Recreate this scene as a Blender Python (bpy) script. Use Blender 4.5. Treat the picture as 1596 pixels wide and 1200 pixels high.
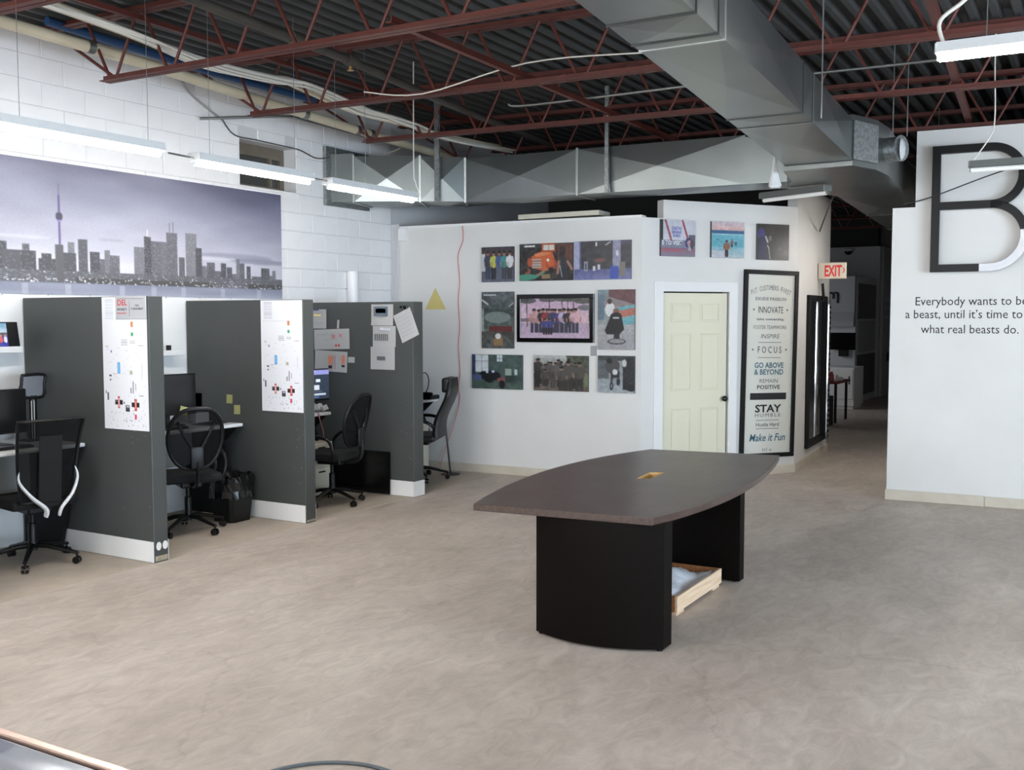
import bpy, bmesh, math, random
import numpy as np
from mathutils import Matrix, Vector, Euler
random.seed(7)
for _o in list(bpy.data.objects): bpy.data.objects.remove(_o)
scene = bpy.context.scene
COL = scene.collection
PI = math.pi
def R(d): return math.radians(d)

# ------------------------------------------------------------------ camera
cam = bpy.data.cameras.new('camera'); cam_o = bpy.data.objects.new('camera', cam); COL.objects.link(cam_o)
CAM_H = 1.84
YAW, PITCH, ROLL, FPX = R(30.1025), R(-3.7713), R(-0.067), 1600.25
fw = Vector((math.cos(PITCH)*math.cos(YAW), math.cos(PITCH)*math.sin(YAW), math.sin(PITCH)))
rt = Vector((math.sin(YAW), -math.cos(YAW), 0)); up = rt.cross(fw)
rt, up = rt*math.cos(ROLL)+up*math.sin(ROLL), up*math.cos(ROLL)-rt*math.sin(ROLL)
m = Matrix.Identity(4)
for i in range(3):
    m[i][0], m[i][1], m[i][2] = rt[i], up[i], -fw[i]
m[2][3] = CAM_H
cam_o.matrix_world = m
cam.sensor_fit = 'HORIZONTAL'; cam.sensor_width = 36.0; cam.lens = 36.0*FPX/1596.0
cam.clip_start = 0.05; cam.clip_end = 200
scene.camera = cam_o

# ------------------------------------------------------------------ world, exposure, daylight
scene.view_settings.view_transform = 'Standard'
scene.view_settings.look = 'None'
scene.view_settings.gamma = 1.0
scene.view_settings.use_curve_mapping = False
scene.view_settings.exposure = 0.5
scene.cycles.use_denoising = True
scene.cycles.max_bounces = 8
scene.cycles.diffuse_bounces = 5
scene.cycles.caustics_reflective = False
scene.cycles.caustics_refractive = False
w = bpy.data.worlds.new('overcast_daylight'); scene.world = w; w.use_nodes = True
bgn = w.node_tree.nodes['Background']
bgn.inputs[0].default_value = (0.75, 0.86, 1.0, 1); bgn.inputs[1].default_value = 1.0
TUBE_EMIT = 74.0
def area(name, loc, size, size_y, energy, color, target):
    l = bpy.data.lights.new(name, 'AREA'); l.shape = 'RECTANGLE'; l.size = size; l.size_y = size_y
    l.energy = energy; l.color = color
    o = bpy.data.objects.new(name, l); COL.objects.link(o); o.location = loc
    o.rotation_euler = (Vector(target)-Vector(loc)).to_track_quat('-Z', 'Y').to_euler()
    return o
# daylight entering by the shop windows in the wall right of the camera
area('daylight_window_one', (1.0, -6.0, 1.75), 3.4, 2.2, 270, (0.66, 0.83, 1.0), (1.0, 0.0, 1.2))
area('daylight_window_two', (5.0, -6.0, 1.75), 3.4, 2.2, 360, (0.66, 0.83, 1.0), (5.0, 0.0, 1.2))
# daylight entering by the shop front behind the camera
area('daylight_front_one', (-4.95, -1.4, 1.8), 4.0, 2.3, 190, (0.92, 0.96, 1.0), (5.0, -1.4, 1.6))
area('daylight_front_two', (-4.95, 3.4, 1.8), 4.0, 2.3, 290, (0.92, 0.97, 1.0), (5.0, 3.4, 1.6))
# unseen fill light added for the kitchen at the far end of the corridor
area('kitchen_fill', (19.5, 7.2, 2.0), 3.0, 1.6, 26, (0.9, 0.95, 1.0), (20.5, 3.0, 1.0))

# ------------------------------------------------------------------ helpers
def lin(c):
    c = c/255.0
    return c/12.92 if c <= 0.04045 else ((c+0.055)/1.055)**2.4
def C(r, g=None, b=None):
    if g is None: g = b = r
    return (lin(r), lin(g), lin(b), 1.0)
MATS = {}
def mat(name, col, rough=0.5, metal=0.0, emit=None, estr=0.0, noise=None, bump=None, coat=0.0, spec=None, alpha=None):
    """noise=(scale, colour2, detail, contrast)  bump=(scale, strength)"""
    if name in MATS: return MATS[name]
    m = bpy.data.materials.new(name); m.use_nodes = True
    nt = m.node_tree; p = nt.nodes['Principled BSDF']
    p.inputs['Base Color'].default_value = col
    p.inputs['Roughness'].default_value = rough; p.inputs['Metallic'].default_value = metal
    if coat: p.inputs['Coat Weight'].default_value = coat
    if spec is not None: p.inputs['Specular IOR Level'].default_value = spec
    if emit: p.inputs['Emission Color'].default_value = emit; p.inputs['Emission Strength'].default_value = estr
    if noise or bump:
        tc = nt.nodes.new('ShaderNodeTexCoord')
    if noise:
        n = nt.nodes.new('ShaderNodeTexNoise'); n.inputs['Scale'].default_value = noise[0]
        n.inputs['Detail'].default_value = noise[2] if len(noise) > 2 else 4
        k = noise[3] if len(noise) > 3 else 0.2
        rp = nt.nodes.new('ShaderNodeValToRGB'); rp.color_ramp.elements[0].position = 0.5-k; rp.color_ramp.elements[1].position = 0.5+k
        rp.color_ramp.elements[0].color = col; rp.color_ramp.elements[1].color = noise[1]
        nt.links.new(tc.outputs['Object'], n.inputs['Vector']); nt.links.new(n.outputs['Fac'], rp.inputs['Fac'])
        nt.links.new(rp.outputs['Color'], p.inputs['Base Color'])
    if bump:
        n2 = nt.nodes.new('ShaderNodeTexNoise'); n2.inputs['Scale'].default_value = bump[0]; n2.inputs['Detail'].default_value = 3
        b = nt.nodes.new('ShaderNodeBump'); b.inputs['Strength'].default_value = bump[1]; b.inputs['Distance'].default_value = 0.01
        nt.links.new(tc.outputs['Object'], n2.inputs['Vector']); nt.links.new(n2.outputs['Fac'], b.inputs['Height'])
        nt.links.new(b.outputs['Normal'], p.inputs['Normal'])
    if alpha is not None:
        out = nt.nodes['Material Output']; tr = nt.nodes.new('ShaderNodeBsdfTransparent'); mx = nt.nodes.new('ShaderNodeMixShader')
        mx.inputs[0].default_value = alpha
        nt.links.new(tr.outputs[0], mx.inputs[1]); nt.links.new(p.outputs[0], mx.inputs[2]); nt.links.new(mx.outputs[0], out.inputs[0])
    MATS[name] = m
    return m
def bm_(): return bmesh.new()
def frame(o, u):
    """matrix with local x = u (to the right of somebody facing the surface), y = up, z = out of the surface"""
    u = Vector((u[0], u[1], 0)).normalized(); v = Vector((0, 0, 1)); n = u.cross(v)
    M = Matrix.Identity(4)
    for i in range(3): M[i][0], M[i][1], M[i][2], M[i][3] = u[i], v[i], n[i], o[i]
    return M
def box(bm, x0, x1, y0, y1, z0, z1, bev=0.0, M=None, seg=1):
    vs = [bm.verts.new((x, y, z)) for x in (x0, x1) for y in (y0, y1) for z in (z0, z1)]
    q = [(0,1,3,2),(4,6,7,5),(0,4,5,1),(2,3,7,6),(0,2,6,4),(1,5,7,3)]
    fs = [bm.faces.new([vs[i] for i in f]) for f in q]
    if bev > 0:
        es = list({e for f in fs for e in f.edges})
        r = bmesh.ops.bevel(bm, geom=es, offset=bev, segments=seg, affect='EDGES', profile=0.6)
        vs = list({v for v in vs if v.is_valid} | {v for f in r['faces'] for v in f.verts})
    if M is not None:
        for v in vs: v.co = M @ v.co
    return vs
def prism(bm, pts, z0, z1, M=None):
    a = [bm.verts.new((p[0], p[1], z0)) for p in pts]; b = [bm.verts.new((p[0], p[1], z1)) for p in pts]
    n = len(pts)
    bm.faces.new(list(reversed(a))); bm.faces.new(b)
    for i in range(n): bm.faces.new((a[i], a[(i+1) % n], b[(i+1) % n], b[i]))
    if M is not None:
        for v in a+b: v.co = M @ v.co
    return a+b
def tube(bm, pts, r, n=8, closed=False, flat=1.0):
    P = [Vector(p) for p in pts]; k = len(P); rings = []; prev = None
    for i in range(k):
        if closed: t = P[(i+1) % k]-P[i-1]
        else: t = P[min(i+1, k-1)]-P[max(i-1, 0)]
        t.normalize()
        if prev is None:
            a = Vector((0, 0, 1)) if abs(t.z) < 0.9 else Vector((1, 0, 0))
            x = a.cross(t).normalized()
        else:
            x = prev-t*prev.dot(t)
            x = x.normalized() if x.length > 1e-6 else Vector((1, 0, 0)).cross(t).normalized()
        prev = x; y = t.cross(x)
        rr = r[i] if isinstance(r, (list, tuple)) else r
        rings.append([bm.verts.new(P[i]+x*math.cos(2*PI*j/n)*rr+y*math.sin(2*PI*j/n)*rr*flat) for j in range(n)])
    for i in range(k if closed else k-1):
        A, B = rings[i], rings[(i+1) % k]
        for j in range(n): bm.faces.new((A[j], A[(j+1) % n], B[(j+1) % n], B[j]))
    if not closed:
        bm.faces.new(list(reversed(rings[0]))); bm.faces.new(rings[-1])
def lathe(bm, prof, n=20, c=(0, 0, 0)):
    rings = []
    for r, z in prof:
        rings.append([bm.verts.new((c[0]+r*math.cos(2*PI*j/n), c[1]+r*math.sin(2*PI*j/n), c[2]+z)) for j in range(n)])
    for A, B in zip(rings, rings[1:]):
        for j in range(n): bm.faces.new((A[j], A[(j+1) % n], B[(j+1) % n], B[j]))
    bm.faces.new(list(reversed(rings[0]))); bm.faces.new(rings[-1])
def smooth_path(pts, n=6):
    P = [Vector(p) for p in pts]; out = []
    for i in range(len(P)-1):
        p0, p1, p2, p3 = P[max(i-1, 0)], P[i], P[i+1], P[min(i+2, len(P)-1)]
        for j in range(n):
            t = j/n
            out.append(0.5*((2*p1)+(p2-p0)*t+(2*p0-5*p1+4*p2-p3)*t*t+(3*p1-p0-3*p2+p3)*t**3))
    out.append(P[-1]); return out
def mesh_of(name, bm):
    bmesh.ops.recalc_face_normals(bm, faces=bm.faces)
    me = bpy.data.meshes.new(name); bm.to_mesh(me); bm.free(); return me
def link(name, me, m, parent=None, smooth=False, M=None):
    if m is not None and not me.materials: me.materials.append(m)
    o = bpy.data.objects.new(name, me); COL.objects.link(o)
    if parent is not None: o.parent = parent
    if M is not None: o.matrix_local = M
    if smooth:
        for p in me.polygons: p.use_smooth = True
        me.set_sharp_from_angle(angle=R(40))
    return o
def obj(name, bm, m, parent=None, smooth=False, M=None):
    return link(name, mesh_of(name, bm), m, parent, smooth, M)
def tag(o, label, cat, group=None):
    o['label'] = label; o['category'] = cat
    if group: o['group'] = group
    return o
def thing(name, label, cat, loc=(0, 0, 0), rotz=0.0, group=None, M=None):
    o = bpy.data.objects.new(name, None); o.empty_display_size = 0.1; COL.objects.link(o)
    if M is not None: o.matrix_world = M
    else: o.location = loc; o.rotation_euler = (0, 0, rotz)
    return tag(o, label, cat, group)
def struct(name, bm, m, parent=None, smooth=False, M=None):
    o = obj(name, bm, m, parent, smooth, M); o['kind'] = 'structure'; return o
def T(x, y, z): return Matrix.Translation((x, y, z))
def text_mesh(s, height, left=None, width=None, align='CENTER', bold=0.0, shear=0.0, spacing=1.0, depth=0.0):
    """mesh of the words in local x/y, cap height = height; width stretches it"""
    cu = bpy.data.curves.new('txt', 'FONT'); cu.body = s; cu.align_x = align; cu.size = 1.0; cu.offset = bold; cu.shear = shear
    cu.space_character = spacing; cu.resolution_u = 2; cu.extrude = depth
    o = bpy.data.objects.new('txt', cu); COL.objects.link(o)
    bpy.context.view_layer.update()
    me = bpy.data.meshes.new_from_object(o.evaluated_get(bpy.context.evaluated_depsgraph_get()))
    bpy.data.objects.remove(o); bpy.data.curves.remove(cu)
    n = len(me.vertices); a = np.empty(n*3, 'f'); me.vertices.foreach_get('co', a); a = a.reshape(-1, 3)
    w0 = a[:, 0].max()-a[:, 0].min()
    sy = height/0.70
    sx = (width/w0) if width else sy
    a[:, 0] *= sx; a[:, 1] *= sy
    if align == 'LEFT': a[:, 0] -= a[:, 0].min()
    me.vertices.foreach_set('co', a.ravel()); me.update()
    return me
def letter(s, x, y, h, m, parent, z=0.002, name='lettering', **kw):
    return link(name, text_mesh(s, h, **kw), m, parent, M=T(x, y, z))

# ------------------------------------------------------------------ painter for flat prints (mural, photographs, screens)
class Img:
    def __init__(s, w, h, col):
        s.w, s.h = w, h; s.a = np.zeros((h, w, 3)); s.a[:] = np.array(col)/255.0
        s.X, s.Y = np.meshgrid((np.arange(w)+.5)/w, (np.arange(h)+.5)/h)
        s.asp = w/h
    def put(s, mask, col, al=1.0):
        c = np.array(col)/255.0
        s.a[mask] = s.a[mask]*(1-al)+c*al
    def rect(s, x0, y0, x1, y1, col, al=1.0): s.put((s.X >= x0) & (s.X < x1) & (s.Y >= y0) & (s.Y < y1), col, al)
    def ell(s, cx, cy, rx, ry, col, al=1.0): s.put(((s.X-cx)/rx)**2+((s.Y-cy)/ry)**2 < 1, col, al)
    def poly(s, pts, col, al=1.0):
        ins = np.zeros(s.X.shape, bool); n = len(pts)
        for i in range(n):
            (x1, y1), (x2, y2) = pts[i], pts[(i+1) % n]
            if y1 == y2: continue
            ins ^= ((s.Y < y1) != (s.Y < y2)) & (s.X < (x2-x1)*(s.Y-y1)/(y2-y1)+x1)
        s.put(ins, col, al)
    def line(s, x0, y0, x1, y1, wd, col, al=1.0):
        dx, dy = x1-x0, y1-y0; L = dx*dx+dy*dy+1e-9
        t = np.clip(((s.X-x0)*dx+(s.Y-y0)*dy)/L, 0, 1)
        s.put(np.hypot(s.X-x0-t*dx, (s.Y-y0-t*dy)/s.asp) < wd/2, col, al)
    def grad(s, y0, y1, c0, c1):
        t = np.clip((s.Y-y0)/(y1-y0), 0, 1)[..., None]; mk = (s.Y >= y0) & (s.Y < y1)
        g = np.array(c0)/255.0*(1-t)+np.array(c1)/255.0*t; s.a[mk] = g[mk]
    def noise(s, n, amp, seed=0, y0=0, y1=1, sx=1.0):
        rg = np.random.RandomState(seed); gw, gh = max(2, int(n*sx)), max(2, int(n/s.asp))
        g = rg.rand(gh+1, gw+1)
        fx = s.X*gw*0.999; fy = s.Y*gh*0.999; ix = fx.astype(int); iy = fy.astype(int); tx = fx-ix; ty = fy-iy
        v = (g[iy, ix]*(1-tx)+g[iy, ix+1]*tx)*(1-ty)+(g[iy+1, ix]*(1-tx)+g[iy+1, ix+1]*tx)*ty
        mk = (s.Y >= y0) & (s.Y < y1)
        s.a[mk] = np.clip(s.a[mk]+((v-.5)*amp)[mk][:, None], 0, 1)
    def person(s, x, y, h, top, leg, skin=(150, 110, 90), wd=1.0, hair=(30, 25, 22)):
        k = h/s.asp*1.0*wd
        s.rect(x-.10*k, y-.48*h, x-.01*k, y, leg); s.rect(x+.01*k, y-.48*h, x+.10*k, y, leg)
        s.ell(x, y-.62*h, .15*k, .22*h, top)
        s.line(x-.12*k, y-.77*h, x-.16*k, y-.6*h, .06*k, top); s.line(x+.12*k, y-.77*h, x+.16*k, y-.6*h, .06*k, top)
        s.line(x-.16*k, y-.6*h, x-.15*k, y-.46*h, .04*k, skin); s.line(x+.16*k, y-.6*h, x+.15*k, y-.46*h, .04*k, skin)
        s.ell(x, y-.915*h, .06*k, .085*h, skin); s.ell(x, y-.955*h, .062*k, .05*h, hair)
        s.rect(x-.13*k, y-.62*h, x-.02*k, y-.45*h, tuple(c*.75 for c in top), .5)
def photo_finish(im, sat=.8, blur=1, grain=.05, gain=.92):
    a = im.a
    for _ in range(blur):
        p = np.pad(a, ((1, 1), (1, 1), (0, 0)), 'edge')
        a = (p[1:-1, 1:-1]*4+p[:-2, 1:-1]+p[2:, 1:-1]+p[1:-1, :-2]+p[1:-1, 2:])/8
    g = a.mean(-1, keepdims=True); a = (g+(a-g)*sat)*gain
    rg = np.random.RandomState(im.w*7+im.h); a = a*(1+rg.randn(*a.shape[:2], 1)*grain)
    im.a = np.clip(a, 0, 1); return im
def print_plane(name, im, W, H, m, parent, M):
    """flat print W x H, centred on M, one vertex per picture element"""
    h, wd = im.h, im.w
    xs = np.linspace(-W/2, W/2, wd); ys = np.linspace(H/2, -H/2, h)
    gx, gy = np.meshgrid(xs, ys)
    co = np.stack([gx, gy, np.zeros_like(gx)], -1).reshape(-1, 3).astype('f')
    i = np.arange((h-1)*(wd-1)); r = i//(wd-1); c = i % (wd-1); b = r*wd+c
    q = np.stack([b, b+wd, b+wd+1, b+1], -1).astype('i')
    me = bpy.data.meshes.new(name); me.vertices.add(len(co)); me.vertices.foreach_set('co', co.ravel())
    me.loops.add(q.size); me.loops.foreach_set('vertex_index', q.ravel())
    me.polygons.add(len(q)); me.polygons.foreach_set('loop_start', np.arange(0, q.size, 4, dtype='i'))
    me.update(calc_edges=True)
    at = me.color_attributes.new('Print', 'FLOAT_COLOR', 'POINT')
    a = np.clip(im.a, 0, 1); l = np.where(a <= .04045, a/12.92, ((a+.055)/1.055)**2.4)
    rgba = np.concatenate([l.reshape(-1, 3), np.ones((len(co), 1))], 1).astype('f')
    at.data.foreach_set('color', rgba.ravel())
    return link(name, me, m, parent, M=M)
def print_mat(name, rough=0.4, emit=0.0):
    m = bpy.data.materials.new(name); m.use_nodes = True; nt = m.node_tree; p = nt.nodes['Principled BSDF']
    a = nt.nodes.new('ShaderNodeVertexColor'); a.layer_name = 'Print'
    nt.links.new(a.outputs['Color'], p.inputs['Base Color']); p.inputs['Roughness'].default_value = rough
    if emit:
        nt.links.new(a.outputs['Color'], p.inputs['Emission Color']); p.inputs['Emission Strength'].default_value = emit
    return m
PRINT = print_mat('printed_picture', 0.38); PRINT_MATT = print_mat('printed_mural', 0.6); SCREEN = print_mat('lit_screen', 0.3, 0.35)

# ------------------------------------------------------------------ shared materials
WHITE = mat('white_wall_paint', C(222, 221, 219), 0.6, noise=(2.0, C(214, 213, 210), 5, 0.3), bump=(60, 0.03))
BLOCKW = mat('white_painted_block', C(235, 235, 236), 0.62, noise=(3.5, C(226, 226, 228), 6, 0.3), bump=(45, 0.12))
MORTAR = mat('painted_mortar', C(206, 206, 208), 0.75, bump=(80, 0.1))
TRIM = mat('baseboard_paint', C(205, 198, 184), 0.5, noise=(5, C(190, 180, 162), 5, 0.25))
TRIMW = mat('white_trim', C(232, 232, 232), 0.4)
CREAM = mat('cream_door_paint', C(224, 221, 200), 0.42)
BLACK = mat('black_plastic', C(11, 11, 12), 0.42, spec=.35)
BLACKM = mat('black_matt', C(9, 9, 10), 0.6, spec=.3)
BLACKG = mat('black_gloss', C(10, 10, 11), 0.18)
FABRIC = mat('black_fabric', C(11, 11, 12), 0.9, bump=(300, 0.2))
MESHF = mat('black_mesh_fabric', C(9, 9, 10), 0.8, alpha=0.9, spec=.2)
LEATHER = mat('black_leather', C(30, 29, 28), 0.5, bump=(90, 0.15))
CHROME = mat('chrome', C(118, 120, 124), 0.28, 1.0)
GALV = mat('galvanised_sheet', C(138, 143, 142), 0.33, 0.9, noise=(1.3, C(116, 121, 120), 5, 0.3), bump=(9, 0.05))
GALVS = mat('galvanised_spangle', C(168, 171, 170), 0.42, 0.75, noise=(38, C(138, 142, 142), 2, 0.12))
STEELROD = mat('steel_rod', C(140, 142, 140), 0.4, 0.8)
REDSTEEL = mat('red_oxide_steel', C(98, 42, 31), 0.6, noise=(6, C(72, 31, 24), 5, 0.3))
DECK = mat('dark_roof_deck', C(68, 68, 67), 0.7, 0.0, noise=(2.5, C(53, 53, 53), 4, 0.3))
PIPEC = mat('cream_pipe', C(214, 203, 178), 0.55, noise=(4, C(196, 184, 158), 4, 0.3))
PIPEG = mat('grey_iron_pipe', C(78, 74, 68), 0.6, noise=(5, C(60, 56, 52), 4, 0.3))
CABLEW = mat('white_cable', C(222, 218, 208), 0.5)
CABLED = mat('dark_cable', C(60, 60, 60), 0.55)
BLUEP = mat('blue_pipe', C(40, 76, 120), 0.55)
PAPER = mat('white_paper', C(236, 236, 236), 0.7)
INK = mat('black_ink', C(28, 28, 30), 0.6)
GREYINK = mat('grey_ink', C(95, 95, 98), 0.6)
BLUEINK = mat('teal_blue_ink', C(44, 92, 112), 0.6)
REDINK = mat('red_ink', C(206, 44, 40), 0.6)
GREYPAINT = mat('charcoal_partition_paint', C(72, 75, 74), 0.5, noise=(2.2, C(64, 67, 66), 5, 0.3), bump=(140, 0.04))
WHITELAM = mat('white_laminate', C(232, 232, 232), 0.32)
TUBE = mat('lit_fluorescent_tube', C(255), 0.3, emit=(1.0, 0.955, 0.90, 1), estr=TUBE_EMIT)
TUBEOFF = mat('unlit_fluorescent_tube', C(228, 230, 228), 0.25)
HOUSING = mat('white_light_housing', C(214, 216, 217), 0.4)
HOUSINGD = mat('grey_light_housing', C(120, 124, 122), 0.4, 0.5)
# ================================================================== THE SETTING
def concrete():
    m = bpy.data.materials.new('worn_concrete'); m.use_nodes = True; nt = m.node_tree; p = nt.nodes['Principled BSDF']
    tc = nt.nodes.new('ShaderNodeTexCoord')
    mp = nt.nodes.new('ShaderNodeMapping'); mp.inputs['Rotation'].default_value = (0, 0, R(25)); mp.inputs['Scale'].default_value = (0.8, 1.6, 1)
    n1 = nt.nodes.new('ShaderNodeTexNoise'); n1.inputs['Scale'].default_value = 0.9; n1.inputs['Detail'].default_value = 7; n1.inputs['Roughness'].default_value = 0.62; n1.inputs['Distortion'].default_value = 0.6
    n2 = nt.nodes.new('ShaderNodeTexNoise'); n2.inputs['Scale'].default_value = 5.5; n2.inputs['Detail'].default_value = 9; n2.inputs['Roughness'].default_value = 0.7; n2.inputs['Distortion'].default_value = 1.2
    n3 = nt.nodes.new('ShaderNodeTexNoise'); n3.inputs['Scale'].default_value = 70; n3.inputs['Detail'].default_value = 4
    r1 = nt.nodes.new('ShaderNodeValToRGB'); e = r1.color_ramp.elements
    e[0].position = 0.28; e[0].color = C(178, 166, 154); e[1].position = 0.72; e[1].color = C(205, 194, 183)
    x = r1.color_ramp.elements.new(0.5); x.color = C(191, 179, 168)
    r2 = nt.nodes.new('ShaderNodeValToRGB'); r2.color_ramp.elements[0].position = 0.3; r2.color_ramp.elements[0].color = (0.66, 0.645, 0.63, 1); r2.color_ramp.elements[1].position = 0.66; r2.color_ramp.elements[1].color = (1.1, 1.1, 1.1, 1)
    mx = nt.nodes.new('ShaderNodeMix'); mx.data_type = 'RGBA'; mx.blend_type = 'MULTIPLY'; mx.inputs['Factor'].default_value = 0.75
    vor = nt.nodes.new('ShaderNodeTexVoronoi'); vor.feature = 'DISTANCE_TO_EDGE'; vor.inputs['Scale'].default_value = 0.42
    wv = nt.nodes.new('ShaderNodeTexNoise'); wv.inputs['Scale'].default_value = 2.4; wv.inputs['Detail'].default_value = 6
    add = nt.nodes.new('ShaderNodeVectorMath'); add.operation = 'MULTIPLY_ADD'; add.inputs[1].default_value = (0.5, 0.5, 0.5)
    cr = nt.nodes.new('ShaderNodeValToRGB'); cr.color_ramp.elements[0].position = 0.0; cr.color_ramp.elements[0].color = (0.86, 0.85, 0.83, 1); cr.color_ramp.elements[1].position = 0.006; cr.color_ramp.elements[1].color = (1, 1, 1, 1)
    mx2 = nt.nodes.new('ShaderNodeMix'); mx2.data_type = 'RGBA'; mx2.blend_type = 'MULTIPLY'; mx2.inputs['Factor'].default_value = 0.8
    L = nt.links.new
    L(tc.outputs['Object'], mp.inputs['Vector'])
    for n in (n1, n2): L(mp.outputs['Vector'], n.inputs['Vector'])
    L(tc.outputs['Object'], n3.inputs['Vector']); L(tc.outputs['Object'], wv.inputs['Vector'])
    L(wv.outputs['Color'], add.inputs[0]); L(tc.outputs['Object'], add.inputs[2]); L(add.outputs['Vector'], vor.inputs['Vector'])
    L(n1.outputs['Fac'], r1.inputs['Fac']); L(n2.outputs['Fac'], r2.inputs['Fac'])
    L(r1.outputs['Color'], mx.inputs[6]); L(r2.outputs['Color'], mx.inputs[7])
    L(vor.outputs['Distance'], cr.inputs['Fac']); L(mx.outputs[2], mx2.inputs[6]); L(cr.outputs['Color'], mx2.inputs[7])
    L(mx2.outputs[2], p.inputs['Base Color'])
    rr = nt.nodes.new('ShaderNodeMapRange'); rr.inputs['To Min'].default_value = 0.42; rr.inputs['To Max'].default_value = 0.66
    L(n2.outputs['Fac'], rr.inputs['Value']); L(rr.outputs['Result'], p.inputs['Roughness'])
    b = nt.nodes.new('ShaderNodeBump'); b.inputs['Strength'].default_value = 0.06; b.inputs['Distance'].default_value = 0.01
    L(n3.outputs['Fac'], b.inputs['Height']); L(b.outputs['Normal'], p.inputs['Normal'])
    return m
CONC = concrete()
FLOORSTRIP = mat('taupe_floor_strip', C(183, 171, 156), 0.95, noise=(9, C(172, 160, 146), 6, 0.25), bump=(260, 0.25))
b = bm_(); box(b, -5.1, 27.1, -6.4, 7.9, -0.15, 0.0); struct('floor', b, CONC)
b = bm_(); box(b, 2.2, 10.16, 6.13, 7.617, -.01, 0.0015); struct('floor_strip', b, FLOORSTRIP)  # slightly darker strip of floor from the partition fronts to the left wall

# --- left wall: painted concrete blocks, with a small deep window
WIN = (7.665, 8.52, 3.178, 3.645)
b = bm_()
box(b, -5.1, WIN[0], 7.63, 7.9, 0, 4.3); box(b, WIN[1], 27.2, 7.63, 7.9, 0, 4.3)
box(b, WIN[0], WIN[1], 7.63, 7.9, 0, WIN[2]); box(b, WIN[0], WIN[1], 7.63, 7.9, WIN[3], 4.3)
wall_left = struct('wall_left', b, MORTAR)
MUR = (3.45, 8.252, 2.036, 3.13)
def block_mesh(w, h):
    b = bm_(); d, i = 0.009, 0.004
    o = [b.verts.new(p) for p in ((0, 0, 0), (w, 0, 0), (w, 0, h), (0, 0, h))]
    f = [b.verts.new(p) for p in ((i, -d, i), (w-i, -d, i), (w-i, -d, h-i), (i, -d, h-i))]
    b.faces.new(f)
    for k in range(4): b.faces.new((o[k], o[(k+1) % 4], f[(k+1) % 4], f[k]))
    return mesh_of('block', b)
_bm = {}
def block(x0, x1, z0, z1):
    w, h = round(x1-x0, 3), round(z1-z0, 3)
    if w < 0.03 or h < 0.03: return
    if (w, h) not in _bm: _bm[(w, h)] = block_mesh(w, h)
    link('block', _bm[(w, h)], BLOCKW, wall_left, M=T(x0, 7.63, z0))
J = 0.006
for k in range(-3, 8):
    z0, z1 = 2.572+0.2*k, 2.572+0.2*(k+1)-J
    off = 8.563+(0.206 if k % 2 else 0.0)
    for i in range(-13, 5):
        x0, x1 = off+0.412*i, off+0.412*(i+1)-J
        x1 = min(x1, 10.22)
        if x1 < 3.2 or x0 > 10.2: continue
        if x0 >= MUR[0]+.02 and x1 <= MUR[1]-.02 and z0 >= MUR[2]+.01 and z1 <= MUR[3]-.02: continue
        if x0 < MUR[1] and z1 < MUR[2]: continue
        a0, a1, c0, c1 = x0, x1, z0, z1
        if x1 > WIN[0] and x0 < WIN[1] and z1 > WIN[2] and z0 < WIN[3]:
            if x0 < WIN[0]: a1 = WIN[0]
            elif x1 > WIN[1]: a0 = WIN[1]
            elif z0 < WIN[2]: c1 = WIN[2]
            elif z1 > WIN[3]: c0 = WIN[3]
            else: continue
        block(a0, a1, c0, c1)
# smooth painted board under the mural, behind the desks
b = bm_(); box(b, 2.2, 8.25, 7.618, 7.63, 0.0, 2.02); struct('trim_1', b, TRIMW)
# window
wnd = bpy.data.objects.new('window_1', None); COL.objects.link(wnd); wnd['kind'] = 'structure'; wnd.location = (WIN[0], 7.63, WIN[2])
ww, wh = WIN[1]-WIN[0], WIN[3]-WIN[2]
WOODG = mat('grey_brown_window_wood', C(112, 104, 92), 0.6, noise=(7, C(92, 85, 75), 5, 0.3))
PANE = mat('dusty_dark_pane', C(74, 74, 72), 0.22)
b = bm_(); box(b, 0, ww, 0.17, 0.22, wh-.12, wh); box(b, 0, 0.06, 0.17, 0.22, 0, wh-.12); box(b, ww-.06, ww, .17, .22, 0, wh-.12); box(b, 0.06, ww-.06, .17, .22, 0, .05); obj('window_frame', b, WOODG, wnd)
b = bm_(); box(b, ww*.74, ww*.78, 0.168, 0.21, .05, wh-.12); obj('mullion', b, WOODG, wnd)
b = bm_(); box(b, 0.06, ww-.06, 0.205, 0.215, .05, wh-.12); obj('pane', b, PANE, wnd)
b = bm_(); box(b, -0.01, ww+.01, -0.03, 0.2, -0.03, 0.0, 0.006); obj('sill', b, BLOCKW, wnd)
b = bm_(); box(b, 0, 0.012, -0.012, 0.2, 0, wh); obj('jamb', b, BLOCKW, wnd)

# --- wall with the photographs
S_ = (10.229, 7.63, 0); c3, s3 = math.cos(R(3)), math.sin(R(3)); U3 = (s3, -c3)
FP = frame(S_, U3)
b = bm_(); box(b, 0, 3.234, 0, 2.92, -0.12, 0); wall_back = struct('wall_back', b, WHITE, M=FP)
b = bm_(); box(b, 0.0, 0.12, 0, 2.97, 0.0, 0.035)
for k in range(5): box(b, 0.012+0.022*k, 0.022+0.022*k, 0, 2.97, 0.035, 0.042)
struct('trim_2', b, mat('ribbed_white_panel', C(205, 205, 208), 0.5), M=FP)
b = bm_(); box(b, 0.12, 3.22, 0, 0.1, 0.0, 0.014, 0.003); struct('baseboard_back', b, TRIM, M=FP)
b = bm_(); box(b, 0.12, 3.234, 2.92, 2.945, -0.13, 0.012); struct('trim_3', b, TRIMW, M=FP)

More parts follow.
